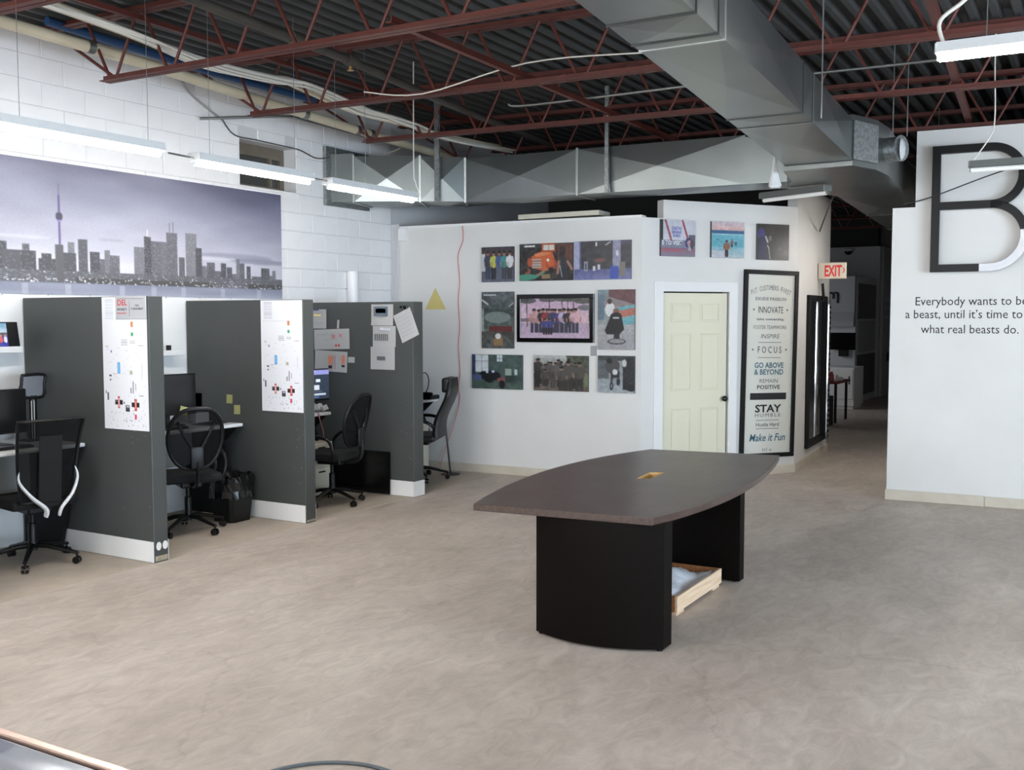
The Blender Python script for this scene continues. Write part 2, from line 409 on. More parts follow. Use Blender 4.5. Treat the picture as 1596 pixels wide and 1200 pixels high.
# --- angled wall with the door
E_ = (10.40, 4.40, 0); D_ = (12.144, 3.175, 0); M_ = (14.30, 3.296, 0); R_ = (10.795, 1.887, 0)
UD = (D_[0]-E_[0], D_[1]-E_[1]); LD = math.hypot(*UD); FD = frame(E_, UD)
DO = (0.273, 1.16, 2.122)
b = bm_(); box(b, 0, DO[0], 0, 2.92, -0.12, 0); box(b, DO[1], LD, 0, 3.12, -0.12, 0)
box(b, DO[0], DO[1], DO[2], 3.12, -0.12, 0); struct('wall_entry', b, WHITE, M=FD)
b = bm_(); box(b, 1.28, LD+.012, 0, 0.1, 0, 0.014, 0.003); box(b, 0.0, 0.155, 0, .1, 0, .014, .003); struct('baseboard_entry', b, TRIM, M=FD)
door = bpy.data.objects.new('door_1', None); COL.objects.link(door); door['kind'] = 'structure'; door.matrix_world = FD
b = bm_(); box(b, .16, .273, 0, 2.235, 0, .022, .004); box(b, 1.16, 1.273, 0, 2.235, 0, .022, .004); box(b, .273, 1.16, 2.122, 2.235, 0, .022, .004)
box(b, .262, .273, 0, 2.122, -.12, 0); box(b, 1.16, 1.171, 0, 2.122, -.12, 0)
obj('door_frame', b, TRIMW, door)
b = bm_(); box(b, .279, 1.152, .012, 2.108, -.06, -.022, .003); leaf = obj('door_leaf', b, CREAM, door)
for (x0, x1) in ((.393, .667), (.788, 1.045)):
    for (y0, y1) in ((1.785, 1.995), (1.02, 1.66), (.26, .82)):
        b = bm_()
        # recess moulding ring and raised field
        i = .022
        for (p0, p1, q0, q1) in ((x0, x1, y0, y0+.012), (x0, x1, y1-.012, y1), (x0, x0+.012, y0+.012, y1-.012), (x1-.012, x1, y0+.012, y1-.012)):
            box(b, p0, p1, q0, q1, -.022, -.013, .003)
        box(b, x0+i, x1-i, y0+i, y1-i, -.022, -.015, .006)
        obj('door_panel', b, CREAM, leaf)
b = bm_(); tube(b, [(1.10, .914, -.022), (1.10, .914, .02)], .012, 10); lathe(b, [(0.018, -.03), (.03, -.02), (.034, 0), (.028, .018), (.012, .028)], 14)
for v in b.verts:
    pass
kb = obj('door_knob', b, BLACKG, leaf, True)
# the knob head was lathed round the origin: move it out on the spindle
me = kb.data
for v in me.vertices:
    if abs(v.co.x) < .2 and abs(v.co.y) < .2:
        x, y, z = v.co; v.co = (1.10+x, .914+y, .03+z)

# --- corridor wall with the mirror
FM = frame(D_, (M_[0]-D_[0], M_[1]-D_[1])); LM = math.hypot(M_[0]-D_[0], M_[1]-D_[1])
b = bm_(); box(b, 0, LM, 0, 3.42, -0.12, 0); struct('wall_corridor', b, WHITE, M=FM)
b = bm_(); box(b, -.012, LM, 0, 0.1, 0, 0.014, 0.003); struct('baseboard_corridor', b, TRIM, M=FM)

# --- right wall with the big letter
FB = frame(R_, U3)
b = bm_(); box(b, 0, .21, 0, 2.915, -0.13, 0); box(b, .21, 8.05, 0, 3.65, -0.13, 0); struct('wall_right', b, WHITE, M=FB)
b = bm_(); box(b, -.012, .9, 0, 0.105, 0, 0.014, 0.003); box(b, .905, 8.0, 0, 0.1, 0, 0.011, 0.003); struct('baseboard_right', b, TRIM, M=FB)
# --- walls out of the picture and the far kitchen
b = bm_(); box(b, -5.3, -5.1, -6.4, -3.4, 0, 4.3); box(b, -5.3, -5.1, .6, 1.4, 0, 4.3); box(b, -5.3, -5.1, 5.4, 7.9, 0, 4.3)
for y in (-3.4, 1.4): box(b, -5.3, -5.1, y, y+4, 0, .65); box(b, -5.3, -5.1, y, y+4, 2.95, 4.3)
struct('wall_front', b, WHITE)
for n, y in enumerate((-3.4, 1.4)):
    wn = bpy.data.objects.new('window_%d' % (n+4), None); COL.objects.link(wn); wn['kind'] = 'structure'; wn.location = (-5.1, y, .65)
    b = bm_()
    for k in range(4): box(b, -.12, -.06, k*1.313, k*1.313+.06, 0, 2.3)
    box(b, -.12, -.06, 0, 4, 0, .06); box(b, -.12, -.06, 0, 4, 2.24, 2.3)
    obj('window_frame', b, mat('aluminium_frame', C(150, 152, 155), .4, .8), wn)
b = bm_()
box(b, -5.1, -.7, -6.4, -6.15, 0, 4.3); box(b, 2.7, 3.3, -6.4, -6.15, 0, 4.3); box(b, 6.7, 27.2, -6.4, -6.15, 0, 4.3)
for x in (-.7, 3.3): box(b, x, x+3.4, -6.4, -6.15, 0, .65); box(b, x, x+3.4, -6.4, -6.15, 2.85, 4.3)
struct('wall_side', b, WHITE)
for n, x in enumerate((-.7, 3.3)):
    wn = bpy.data.objects.new('window_%d' % (n+2), None); COL.objects.link(wn); wn['kind'] = 'structure'; wn.location = (x, -6.15, .65)
    b = bm_()
    for k in range(4): box(b, k*1.113, k*1.113+.06, -.12, -.06, 0, 2.2)
    box(b, 0, 3.4, -.12, -.06, 0, .06); box(b, 0, 3.4, -.12, -.06, 2.14, 2.2)
    obj('window_frame', b, mat('aluminium_frame', C(150, 152, 155), .4, .8), wn)
b = bm_(); box(b, 11.0, 27.0, 1.45, 1.6, 0, 3.5); struct('wall_hall', b, WHITE)
b = bm_(); box(b, 14.3, 14.42, 3.42, 7.63, 0, 4.2); struct('wall_light_block', b, mat('shade_grey', C(74, 73, 71), .8))  # added wall cutting off kitchen light; its dark colour stands in for shade
GREYW = mat('pale_grey_wall', C(176, 177, 180), .6)
b = bm_(); box(b, 24.6, 24.8, 4.55, 7.9, 0, 3.45); box(b, 24.8, 27.1, 4.5, 4.62, 0, 3.45); box(b, 27.0, 27.2, -6.4, 7.9, 0, 4.3); struct('wall_kitchen', b, GREYW)
b = bm_(); box(b, 24.7, 25.0, 4.62, 7.9, 3.45, 4.3); struct('wall_kitchen_upper', b, mat('dark_bulkhead', C(38, 38, 38), .8))
# --- corrugated roof deck, ribs running away from the camera
b = bm_(); p = 0.157; prof = []
y = -6.4; z0, z1 = 4.205, 4.265
while y < 7.9:
    prof += [(y, z0), (y+.048, z0), (y+.07, z1), (y+.135, z1)]; y += p
A = [b.verts.new((-5.2, q[0], q[1])) for q in prof]; B2 = [b.verts.new((27.2, q[0], q[1])) for q in prof]
for i in range(len(prof)-1): b.faces.new((A[i], A[i+1], B2[i+1], B2[i]))
ceil = struct('ceiling', b, DECK)
# ================================================================== ROOF STEEL, DUCTS, PIPES, LIGHTS
def L_bar(b, p0, p1, s, t, flip=1):
    """an angle bar: two thin plates along p0-p1, legs of length s; flip mirrors the horizontal leg"""
    p0, p1 = Vector(p0), Vector(p1); d = (p1-p0).normalized(); sd = Vector((0, 0, 1)).cross(d).normalized()*flip
    for (a0, a1, h0, h1) in ((0, t, 0, s), (t, s, 0, t)):
        vs = []
        for P in (p0, p1):
            for a, h in ((a0, h0), (a1, h0), (a1, h1), (a0, h1)): vs.append(b.verts.new(P+sd*a+Vector((0, 0, h))))
        for q in ((0, 1, 2, 3), (7, 6, 5, 4), (0, 4, 5, 1), (1, 5, 6, 2), (2, 6, 7, 3), (3, 7, 4, 0)): b.faces.new([vs[i] for i in q])
_web = {}
def joist(xa, xb, label, y_end=-6.1, bays=True, ys=7.6):
    """steel joist from (xa, 6.8) to (xb, 0.6) produced to both walls"""
    sl = (xb-xa)/(0.6-6.8); X = lambda y: xa+(y-6.8)*sl
    t = thing('roof_joist', label, 'joist', (X(ys), ys, 4.2), 0, 'red steel roof joists')
    O = Vector((X(ys), ys, 4.2)); P = lambda y, z: Vector((X(y), y, z))-O
    b = bm_(); L_bar(b, P(ys, 4.203)+Vector((.006, 0, -.05)), P(y_end, 4.203)+Vector((.006, 0, -.05)), .05, .006, 1); L_bar(b, P(ys, 4.203)+Vector((-.006, 0, -.05)), P(y_end, 4.203)+Vector((-.006, 0, -.05)), .05, .006, -1)
    obj('top_chord', b, REDSTEEL, t)
    yb = 6.85
    b = bm_(); L_bar(b, P(yb, 3.675)+Vector((.006, 0, 0)), P(y_end, 3.675)+Vector((.006, 0, 0)), .045, .006, 1); L_bar(b, P(yb, 3.675)+Vector((-.006, 0, 0)), P(y_end, 3.675)+Vector((-.006, 0, 0)), .045, .006, -1)
    obj('bottom_chord', b, REDSTEEL, t)
    if not bays: return t
    key = 'w'
    for k, sg in ((1, 1), (-1, -1)):
        if (k, round(sl, 2)) not in _web:
            b = bm_(); tube(b, [(0, 0, 0), (-sl*.0-0.0, k*.255, .47)], .0125, 6); _web[(k, round(sl, 2))] = mesh_of('web_bar', b)
    y = yb-.1
    o = None
    b = bm_(); tube(b, [P(yb-.12, 3.70), P(ys-.1, 4.17)], .013, 6); obj('end_brace', b, REDSTEEL, t)
    while y > max(y_end, -1.0):
        for k in (1, -1):
            link('web_bar', _web[(k, round(sl, 2))], REDSTEEL, t, M=Matrix.Translation(P(y+k*.035, 3.70)))
        y -= .635
    return t
joist(3.9, 4.0, 'red steel roof joist out over the camera side of the first lamp', bays=True)
joist(5.47, 5.50, 'red steel roof joist nearest the camera, above the skyline mural')
joist(7.06, 7.42, 'second red steel roof joist, crossing below the end of the blue pipe')
joist(8.72, 9.18, 'third red steel roof joist, just in front of the long cross duct')
joist(10.45, 11.07, 'fourth red steel roof joist, resting over the white wall with the letter')
joist(12.6, 12.9, 'dim red roof joist behind the photograph wall', bays=False)
joist(20.0, 20.1, 'dark roof joist over the nearer end of the far kitchen')
joist(22.2, 22.3, 'dark roof joist over the far end of the kitchen')
def bar(name, p0, p1, wd, label, cat, m, group=None):
    b = bm_(); L_bar(b, Vector(p0), Vector(p1), wd, .006); return tag(obj(name, b, m), label, cat, group)
bar('bridging_bar', (5.42, 4.03, 3.725), (12.0, 4.10, 3.725), .045, 'red bridging angle bar linking the joists left of the main duct', 'steel bar', REDSTEEL)
bar('bridging_bar', (3.9, 0.80, 3.725), (11.0, 1.21, 3.725), .055, 'red bridging angle bar linking the joists right of the main duct', 'steel bar', REDSTEEL)
bar('bridging_bar', (3.9, 6.42, 4.1), (10.9, 6.5, 4.1), .04, 'red bridging angle bar high above the white cables', 'steel bar', REDSTEEL)

# --- ducts: each panel has a shallow cross-break
def panel(b, q, out, k=.03):
    """quad q (4 Vectors) folded into a shallow pyramid of four triangles towards out"""
    c = sum(q, Vector())/4+out*k
    vs = [b.verts.new(p) for p in q]; vc = b.verts.new(c)
    for i in range(4): b.faces.new((vs[i], vs[(i+1) % 4], vc))
def duct_section(name, A, B, z0, z1, m, parent, brk=True, cap=False, kk=.028):
    """A, B = (left xy, right xy) of the two ends"""
    (al, ar), (bl, br) = A, B
    V = lambda p, z: Vector((p[0], p[1], z))
    b = bm_()
    k = kk if brk else 0.0
    dl = Vector((bl[0]-al[0], bl[1]-al[1], 0)).normalized(); nl = Vector((0, 0, 1)).cross(dl)
    panel(b, [V(al, z0), V(bl, z0), V(br, z0), V(ar, z0)], Vector((0, 0, -1)), k)
    panel(b, [V(al, z1), V(bl, z1), V(br, z1), V(ar, z1)], Vector((0, 0, 1)), k)
    panel(b, [V(al, z0), V(bl, z0), V(bl, z1), V(al, z1)], nl, k)
    panel(b, [V(ar, z0), V(br, z0), V(br, z1), V(ar, z1)], -nl, k)
    if cap:
        panel(b, [V(bl, z0), V(br, z0), V(br, z1), V(bl, z1)], dl, 0); panel(b, [V(al, z0), V(ar, z0), V(ar, z1), V(al, z1)], -dl, 0)
    return obj(name, b, m, parent)
def seam(name, A, z0, z1, m, parent, d=.014, w=.012):
    """thin standing seam round a duct end"""
    (l, r) = A; l, r = Vector((l[0], l[1], 0)), Vector((r[0], r[1], 0)); s = (r-l).normalized(); f = Vector((0, 0, 1)).cross(s)
    b = bm_()
    M = Matrix.Identity(4)
    for i in range(3): M[i][0], M[i][1], M[i][2], M[i][3] = s[i], f[i], (0, 0, 1)[i], l[i]
    L = (r-l).length
    box(b, -d, L+d, -w/2, w/2, z0-d, z0, M=M); box(b, -d, L+d, -w/2, w/2, z1, z1+d, M=M)
    box(b, -d, 0, -w/2, w/2, z0, z1, M=M); box(b, L, L+d, -w/2, w/2, z0, z1, M=M)
    return obj(name, b, m, parent)
SEAM = mat('dark_seam', C(62, 64, 63), .5, .6)
SEAML = mat('bright_seam', C(178, 182, 180), .35, .9)
yL = lambda x: 1.965+(x-4.234)*.1004
yR = lambda x: 1.543+(x-4.05)*.0672
t = thing('main_air_duct', 'big galvanised air duct running overhead past the conference table', 'duct', (5, 1.8, 3.13))
O = T(-5, -1.8, -3.13)
BRK = .014
xs = [0.6, 2.4, 4.24, 4.60, 6.62, 6.95, 8.85]
def lr(x): return ((x, yL(x)), (x+(-.04 if x > 8 else 0), yR(x)))
root_par = t
for a, c in zip(xs, xs[1:]):
    o = duct_section('duct_section', lr(a), lr(c), 3.13, 3.448, GALV, t, brk=(c-a > .3), kk=.012); o.data.transform(O)
for x in xs[1:]:
    o = seam('seam', lr(x), 3.13, 3.448, SEAM, t, .006, .010); o.data.transform(O)
for x in (4.72, 6.98): 
    o = seam('seam', lr(x), 3.13, 3.448, SEAML, t, .004, .02); o.data.transform(O)
# plenum where the main duct meets the cross duct
b = bm_(); z0, z1 = 3.085, 3.5
pl = [(8.86, yL(8.86)+.02), (8.81, yR(8.81)), (9.17, 1.745), (9.60, 1.72), (10.70, 1.80), (11.0, 1.83), (11.0, 2.47), (9.9, 2.70), (9.55, 2.56)]
prism(b, pl, z0, z1); o = obj('plenum', b, GALV, t); o.data.transform(O)
b = bm_(); V = Vector; q = [(8.80, yR(8.81)-.004), (9.16, 1.738)]
vs = [b.verts.new((q[0][0], q[0][1], 3.135)), b.verts.new((q[1][0], q[1][1], 3.135)), b.verts.new((q[1][0], q[1][1], 3.45)), b.verts.new((q[0][0], q[0][1], 3.45))]
ws = [b.verts.new(v.co+V((-.006, -.01, 0))) for v in vs]
b.faces.new(ws)
for i in range(4): b.faces.new((vs[i], vs[(i+1) % 4], ws[(i+1) % 4], ws[i]))
o = obj('spangled_panel', b, GALVS, t); o.data.transform(O)
b = bm_(); tube(b, [(9.50, 1.74, 3.29), (9.44, 1.60, 3.29)], .105, 20); tube(b, [(9.44, 1.60, 3.29), (9.435, 1.588, 3.29)], .112, 20); o = obj('round_collar', b, GALVS, t, True); o.data.transform(O)
b = bm_(); lathe(b, [(.004, -.02), (.05, -.015), (.085, 0), (.095, .012)], 16)
o = obj('plastic_cover', b, mat('clear_plastic_wrap', C(225, 228, 230), .12, alpha=.7), t, True); o.data.transform(T(9.432, 1.575, 3.28) @ Matrix.Rotation(R(-90), 4, 'X')); o.data.transform(O)
# duct down the corridor
cl = lambda x: 2.45+(x-10.74)*.0653
t2 = thing('corridor_air_duct', 'galvanised air duct disappearing down the corridor towards the kitchen', 'duct', (14, 2.4, 3.085))
for a, c in ((11.0, 13.2), (13.2, 15.4), (15.4, 17.6)):
    o = duct_section('duct_section', ((a, cl(a)), (a, cl(a)-.6)), ((c, cl(c)), (c, cl(c)-.6)), 3.085, 3.5, GALV, t2); o.data.transform(T(-14, -2.4, -3.085))
    o = seam('seam', ((c, cl(c)), (c, cl(c)-.6)), 3.085, 3.5, SEAM, t2, .01); o.data.transform(T(-14, -2.4, -3.085))
# cross duct from the block wall
t3 = thing('cross_air_duct', 'galvanised cross duct with X creased panels above the photograph wall', 'duct', (9.9, 5.2, 3.13))
O3 = T(-9.9, -5.2, -3.13)
F = [(9.02, 7.6), (9.12, 7.32), (9.465, 6.665), (9.745, 6.25), (9.79, 4.88), (9.86, 3.1), (9.9, 2.66)]
G = [(9.62, 7.6), (9.66, 7.5), (9.98, 6.92), (10.19, 6.5), (10.29, 4.92), (10.40, 3.1), (10.44, 2.6)]
zt = [3.70, 3.70, 3.63, 3.62, 3.60, 3.60, 3.58]
for i in range(len(F)-1):
    o = duct_section('duct_section', (G[i], F[i]), (G[i+1], F[i+1]), 3.13, zt[i+1] if i else 3.66, GALV, t3, brk=i not in (0, 5)); o.data.transform(O3)
for i in (1, 2, 3, 4):
    o = seam('seam', (G[i], F[i]), 3.13, zt[i+1], SEAML, t3, .012, .024); o.data.transform(O3)
b = bm_(); box(b, 8.95, 9.72, 7.57, 7.615, 3.09, 3.74); o = obj('wall_flange', b, GALVS, t3); o.data.transform(O3)
# straps and rods holding the ducts
def rod(name, p0, p1, r, label, m=STEELROD, cat='hanger rod', group=None):
    b = bm_(); tube(b, [p0, p1], r, 6); return tag(obj(name, b, m), label, cat, group)
b = bm_(); box(b, 9.46, 9.49, 6.41, 6.47, 3.12, 4.2); tag(obj('hanger_strap', b, GALVS), 'flat metal hanger strap in front of the bent end of the cross duct', 'hanger strap')
b = bm_(); box(b, 9.715, 9.745, 4.49, 4.53, 3.12, 4.2); tag(obj('hanger_strap', b, GALVS), 'flat metal hanger strap in front of the long straight cross duct', 'hanger strap')
rod('hanger_rod', (6.72, 1.62, 3.10), (6.72, 1.62, 4.2), .005, 'thin rod holding the middle of the main duct on its right side')
rod('hanger_rod', (9.42, 1.66, 3.4), (9.42, 1.66, 4.2), .005, 'thin rod left of the pair beside the round collar')
rod('hanger_rod', (9.52, 1.56, 3.4), (9.52, 1.56, 4.2), .005, 'thin rod right of the pair beside the round collar')
# --- pipes and cables under the deck
def run(name, pts, r, m, label, cat, n=10, parts=()):
    b = bm_(); tube(b, smooth_path(pts, 5), r, n)
    return tag(obj(name, b, m, None, True), label, cat)
cp = thing('cream_pipe', 'long cream painted pipe running beside the block wall through the joists', 'pipe', (7.0, 6.95, 3.9))
b = bm_(); tube(b, [(x-7.0, 0, z-3.9) for x, z in ((2.6, 3.99), (4.7, 3.965), (6.09, 3.93), (7.33, 3.87), (9.04, 3.81), (11.5, 3.74))], .046, 12); obj('pipe', b, PIPEC, cp, True)
for x, z in ((5.42, 3.949), (7.9, 3.85), (8.72, 3.821), (8.95, 3.813)):
    b = bm_(); tube(b, [(x-7.03, 0, z-3.9), (x-6.97, 0, z-3.9)], .051, 12); obj('coupling', b, STEELROD, cp, True)
sp = thing('sprinkler_pipe', 'dark iron sprinkler pipe crossing the joists left of the main duct', 'pipe', (7.0, 5.3, 3.9))
b = bm_(); tube(b, [(x-7, y-5.3, 0) for x, y in ((2.4, 4.95), (5.02, 5.22), (6.58, 5.33), (8.34, 5.58), (11.0, 5.83))], .036, 10); obj('pipe', b, PIPEG, sp, True)
for x, y in ((5.9, 5.275), (6.62, 5.335)):
    b = bm_(); tube(b, [(x-7.05, y-5.303, 0), (x-6.95, y-5.297, 0)], .05, 10); obj('coupling', b, PIPEG, sp, True)
b = bm_(); tube(b, [(6.62-7, .035, -.03), (6.62-7, .035, -.075)], .014, 8); tube(b, [(6.62-7, .035, -.075), (6.62-7, .035, -.08)], .028, 10); obj('sprinkler_head', b, mat('brass', C(190, 150, 90), .35, .9), sp, True)
run('ceiling_wire', [(6.35, 1.95, 4.14), (6.5, .9, 4.10), (6.6, -.4, 4.14)], .005, CABLED, 'nearer thin wire strung under the deck right of the main duct', 'wire', 6)
run('ceiling_wire', [(6.95, 2.0, 4.13), (7.1, .9, 4.12), (7.1, -.4, 4.15)], .006, STEELROD, 'farther thin wire strung under the deck right of the main duct', 'wire', 6)
run('blue_pipe', [(5.3, 7.3, 4.17), (6.6, 7.3, 4.13), (7.2, 7.3, 4.12), (8.45, 7.3, 4.12)], .035, BLUEP, 'blue pipe high against the block wall', 'pipe')
run('conduit', [(7.13, 7.58, 3.74), (7.96, 7.3, 3.87), (8.3, 7.3, 3.89), (9.43, 7.3, 3.87), (9.9, 7.3, 3.86)], .014, STEELROD, 'thin steel conduit bent above the small window', 'conduit')
bd = thing('cable_bundle', 'loose bundle of white cables sagging between the joists by the block wall', 'cable bundle', (7.0, 6.3, 3.85))
path = [(2.6, 6.3, 4.02), (4.0, 6.3, 3.99), (5.2, 6.3, 3.93), (6.0, 6.32, 3.87), (6.8, 6.3, 3.88), (7.15, 6.28, 3.90), (7.9, 6.3, 3.83), (8.75, 6.28, 3.82), (9.4, 6.25, 3.77), (10.6, 6.2, 3.80)]
rg = random.Random(3)
for k in range(7):
    dy = rg.uniform(-.09, .09); pts = [(x-7, y-6.3+dy+rg.uniform(-.02, .02), z-3.85+rg.uniform(-.03, .03)-abs(dy)*.2) for x, y, z in path]
    b = bm_(); tube(b, smooth_path(pts, 5), .011+.004*(k % 2), 6); obj('cable', b, CABLEW if k != 3 else PIPEC, bd, True)
b = bm_(); tube(b, smooth_path([(x-7, y-6.3+.12, z-3.85+.05) for x, y, z in path], 5), .036, 8); obj('thick_cable', b, PIPEC, bd, True)
run('thin_cable', [(7.0, 5.5, 3.74), (7.0, 4.9, 3.66), (7.12, 4.0, 3.82), (7.2, 3.1, 3.80), (7.2, 2.3, 3.72), (6.0, 2.0, 3.46)], .006, CABLEW, 'thin white cable looping along the second joist to the main duct', 'cable', 6)
run('conduit', [(8.3, 4.85, 3.80), (8.35, 4.6, 3.78), (8.6, 2.9, 3.84), (8.75, 1.9, 3.85), (8.8, -1.0, 3.85)], .012, STEELROD, 'thin metal conduit crossing in the dark under the main duct', 'conduit')
run('black_cable', [(7.44, 7.60, 3.782), (7.6, 7.605, 3.66), (7.9, 7.6, 3.652), (8.3, 7.6, 3.648), (8.56, 7.6, 3.64), (8.8, 7.58, 3.585), (9.0, 7.56, 3.62)], .006, CABLED, 'dark cable drooping along the block wall over the small window', 'cable', 6)
run('grey_cable', [(6.72, 7.5, 4.15), (6.95, 7.59, 4.02), (7.05, 7.6, 3.95), (7.3, 7.61, 3.84), (7.44, 7.61, 3.785)], .011, mat('grey_cable', C(150, 150, 148), .5), 'grey cable hanging down the block wall beside the first joist end', 'cable', 6)
run('black_cable', [(9.05, 7.56, 3.60), (9.3, 7.5, 3.58), (9.6, 7.1, 3.74), (9.75, 7.0, 3.86)], .007, mat('beige_cable', C(160, 152, 138), .5), 'beige cable rising from the cross duct flange to the cream pipe', 'cable', 6)
run('hanging_wire', [(7.93, 5.65, 4.205), (7.93, 5.655, 3.25), (7.95, 5.65, 3.1), (7.99, 5.63, 2.99)], .005, CABLEW, 'white wire hanging to the end of the last lit wall lamp', 'wire', 6)
run('black_cable', [(10.8, 1.78, 2.95), (10.7, 1.5, 3.0), (10.5, .9, 3.17), (10.3, .2, 3.32)], .006, CABLED, 'thin black cable stretched in front of the big letter', 'cable', 6)
run('wall_cable', [(13.38, 3.22, 2.93), (13.0, 3.1, 2.98), (12.2, 2.8, 3.2), (11.8, 2.6, 3.3)], .01, CABLED, 'dark cable rising from the corridor wall above the exit sign', 'cable', 6)
# --- strip lights
def strip_light(label, loc, rotz, lit=True, n_wire=2, length=1.22, tilt=0.0, group=None):
    t = thing('strip_light', label, 'light', loc, rotz, group)
    t.rotation_euler[1] = tilt
    h = length/2
    b = bm_(); 
    prism(b, [(-.062, 0), (-.052, .055), (.052, .055), (.062, 0), (.035, .006), (-.035, .006)], -h, h, M=Matrix.Rotation(R(90), 4, 'Y') @ Matrix.Rotation(R(90), 4, 'Z'))
    obj('housing', b, HOUSING if lit else HOUSINGD, t)
    b = bm_(); tube(b, [(-h+.012, 0, -.018), (h-.012, 0, -.018)], .021, 12); obj('tube', b, TUBE if lit else TUBEOFF, t, True)
    for s in (-1, 1):
        b = bm_(); box(b, s*h-.006, s*h+.006, -.058, .058, -.004, .05, .003); box(b, s*(h-.006)-.006, s*(h-.006)+.006, -.012, .012, -.032, .0); obj('end_cap', b, HOUSING if lit else HOUSINGD, t)
    return t
ZL = 2.955
G1 = 'strip lights in the row along the desks'
strip_light('lit strip light at the left edge of the picture, above the tower in the mural', (4.34, 5.65, ZL+.02), 0, group=G1)
strip_light('lit strip light in the middle of the row, in front of the small window', (5.86, 5.65, ZL), 0, group=G1)
strip_light('lit strip light at the far end of the row, in front of the cross duct', (7.30, 5.65, ZL-.01), 0, group=G1)
strip_light('lit strip light further along the desk row, out beyond the left edge', (2.86, 5.65, ZL+.03), 0, group=G1)
LAMP_R = strip_light('lit strip light hanging at the top right in front of the red joists', (5.93, 0.22, 3.225), R(90))
LAMP_U = strip_light('unlit strip light hanging in front of the big black letter', (9.40, .43, 3.075), R(90), False)
strip_light('unlit strip light hanging under the main duct by the angled wall', (10.02, 2.66, 3.015), R(65), False, length=.78)
for x in (5.05, 6.52):
    b = bm_(); tube(b, [(x-.03, 5.65, ZL+.02), (x+.2, 5.65, ZL+.015)], .007, 6); tag(obj('link_rod', b, STEELROD), 'thin rod joining the %s strip lights of the desk row' % ('first two' if x < 6 else 'last two'), 'rod')
for i, x in enumerate((3.9, 4.85, 5.4, 6.3, 6.8, 7.2)):
    rod('light_wire', (x, 5.65, ZL+.06), (x, 5.65, 4.2), .002, 'very thin wire holding up the desk row of lights, number %s from the left' % ('one', 'two', 'three', 'four', 'five', 'six')[i], cat='wire')
b = bm_(); tube(b, smooth_path([(.58, 0, .055), (.60, 0, .175), (.48, -.02, .275), (.40, -.04, .395), (.44, -.05, .625), (.42, -.05, .98)], 5), .011, 8); obj('power_cord', b, CABLEW, LAMP_R, True)
rod('light_wire', (6.0, .60, 3.28), (6.05, .60, 4.2), .003, 'straight wire holding the lit lamp at top right', cat='wire')
b = bm_(); tube(b, smooth_path([(.59, .02, .05), (.47, .02, .225), (.43, 0, .375), (.44, 0, .825), (.44, 0, 1.13)], 5), .006, 6); obj('power_cord', b, CABLEW, LAMP_U, True)
b = bm_(); lathe(b, [(.012, .32), (.02, .22), (.045, .08), (.058, .02), (.04, 0)], 12)
for v in b.verts: v.co += Vector((rg.uniform(-.008, .008), rg.uniform(-.008, .008), 0))
b2_ = bm_(); tube(b2_, [(0, 0, .3), (0, 0, 1.24)], .003, 5)
bag = tag(obj('plastic_bag', b, mat('crumpled_clear_plastic', C(225, 228, 230), .25, alpha=.8), None, True, M=T(9.02, 2.565, 2.965)), 'crumpled clear plastic bag hanging under the main duct', 'bag')
obj('tie_wire', b2_, CABLEW, bag)
# unseen fill lamps added to brighten the walls, partition faces and floor
G2 = 'added fill lights out over the open floor'
for i, (x, y, rz) in enumerate(((2.5, 3.35, 90), (1.36, 5.65, 0), (.2, -.6, 90), (.6, 4.4, 90), (-2.0, 1.6, 90), (5.9, -2.2, 90))):
    strip_light('added fill strip light out of view over the open floor, lamp %s' % ('one', 'two', 'three', 'four', 'five', 'six')[i], (x, y, 3.2), R(rz), group=G2)
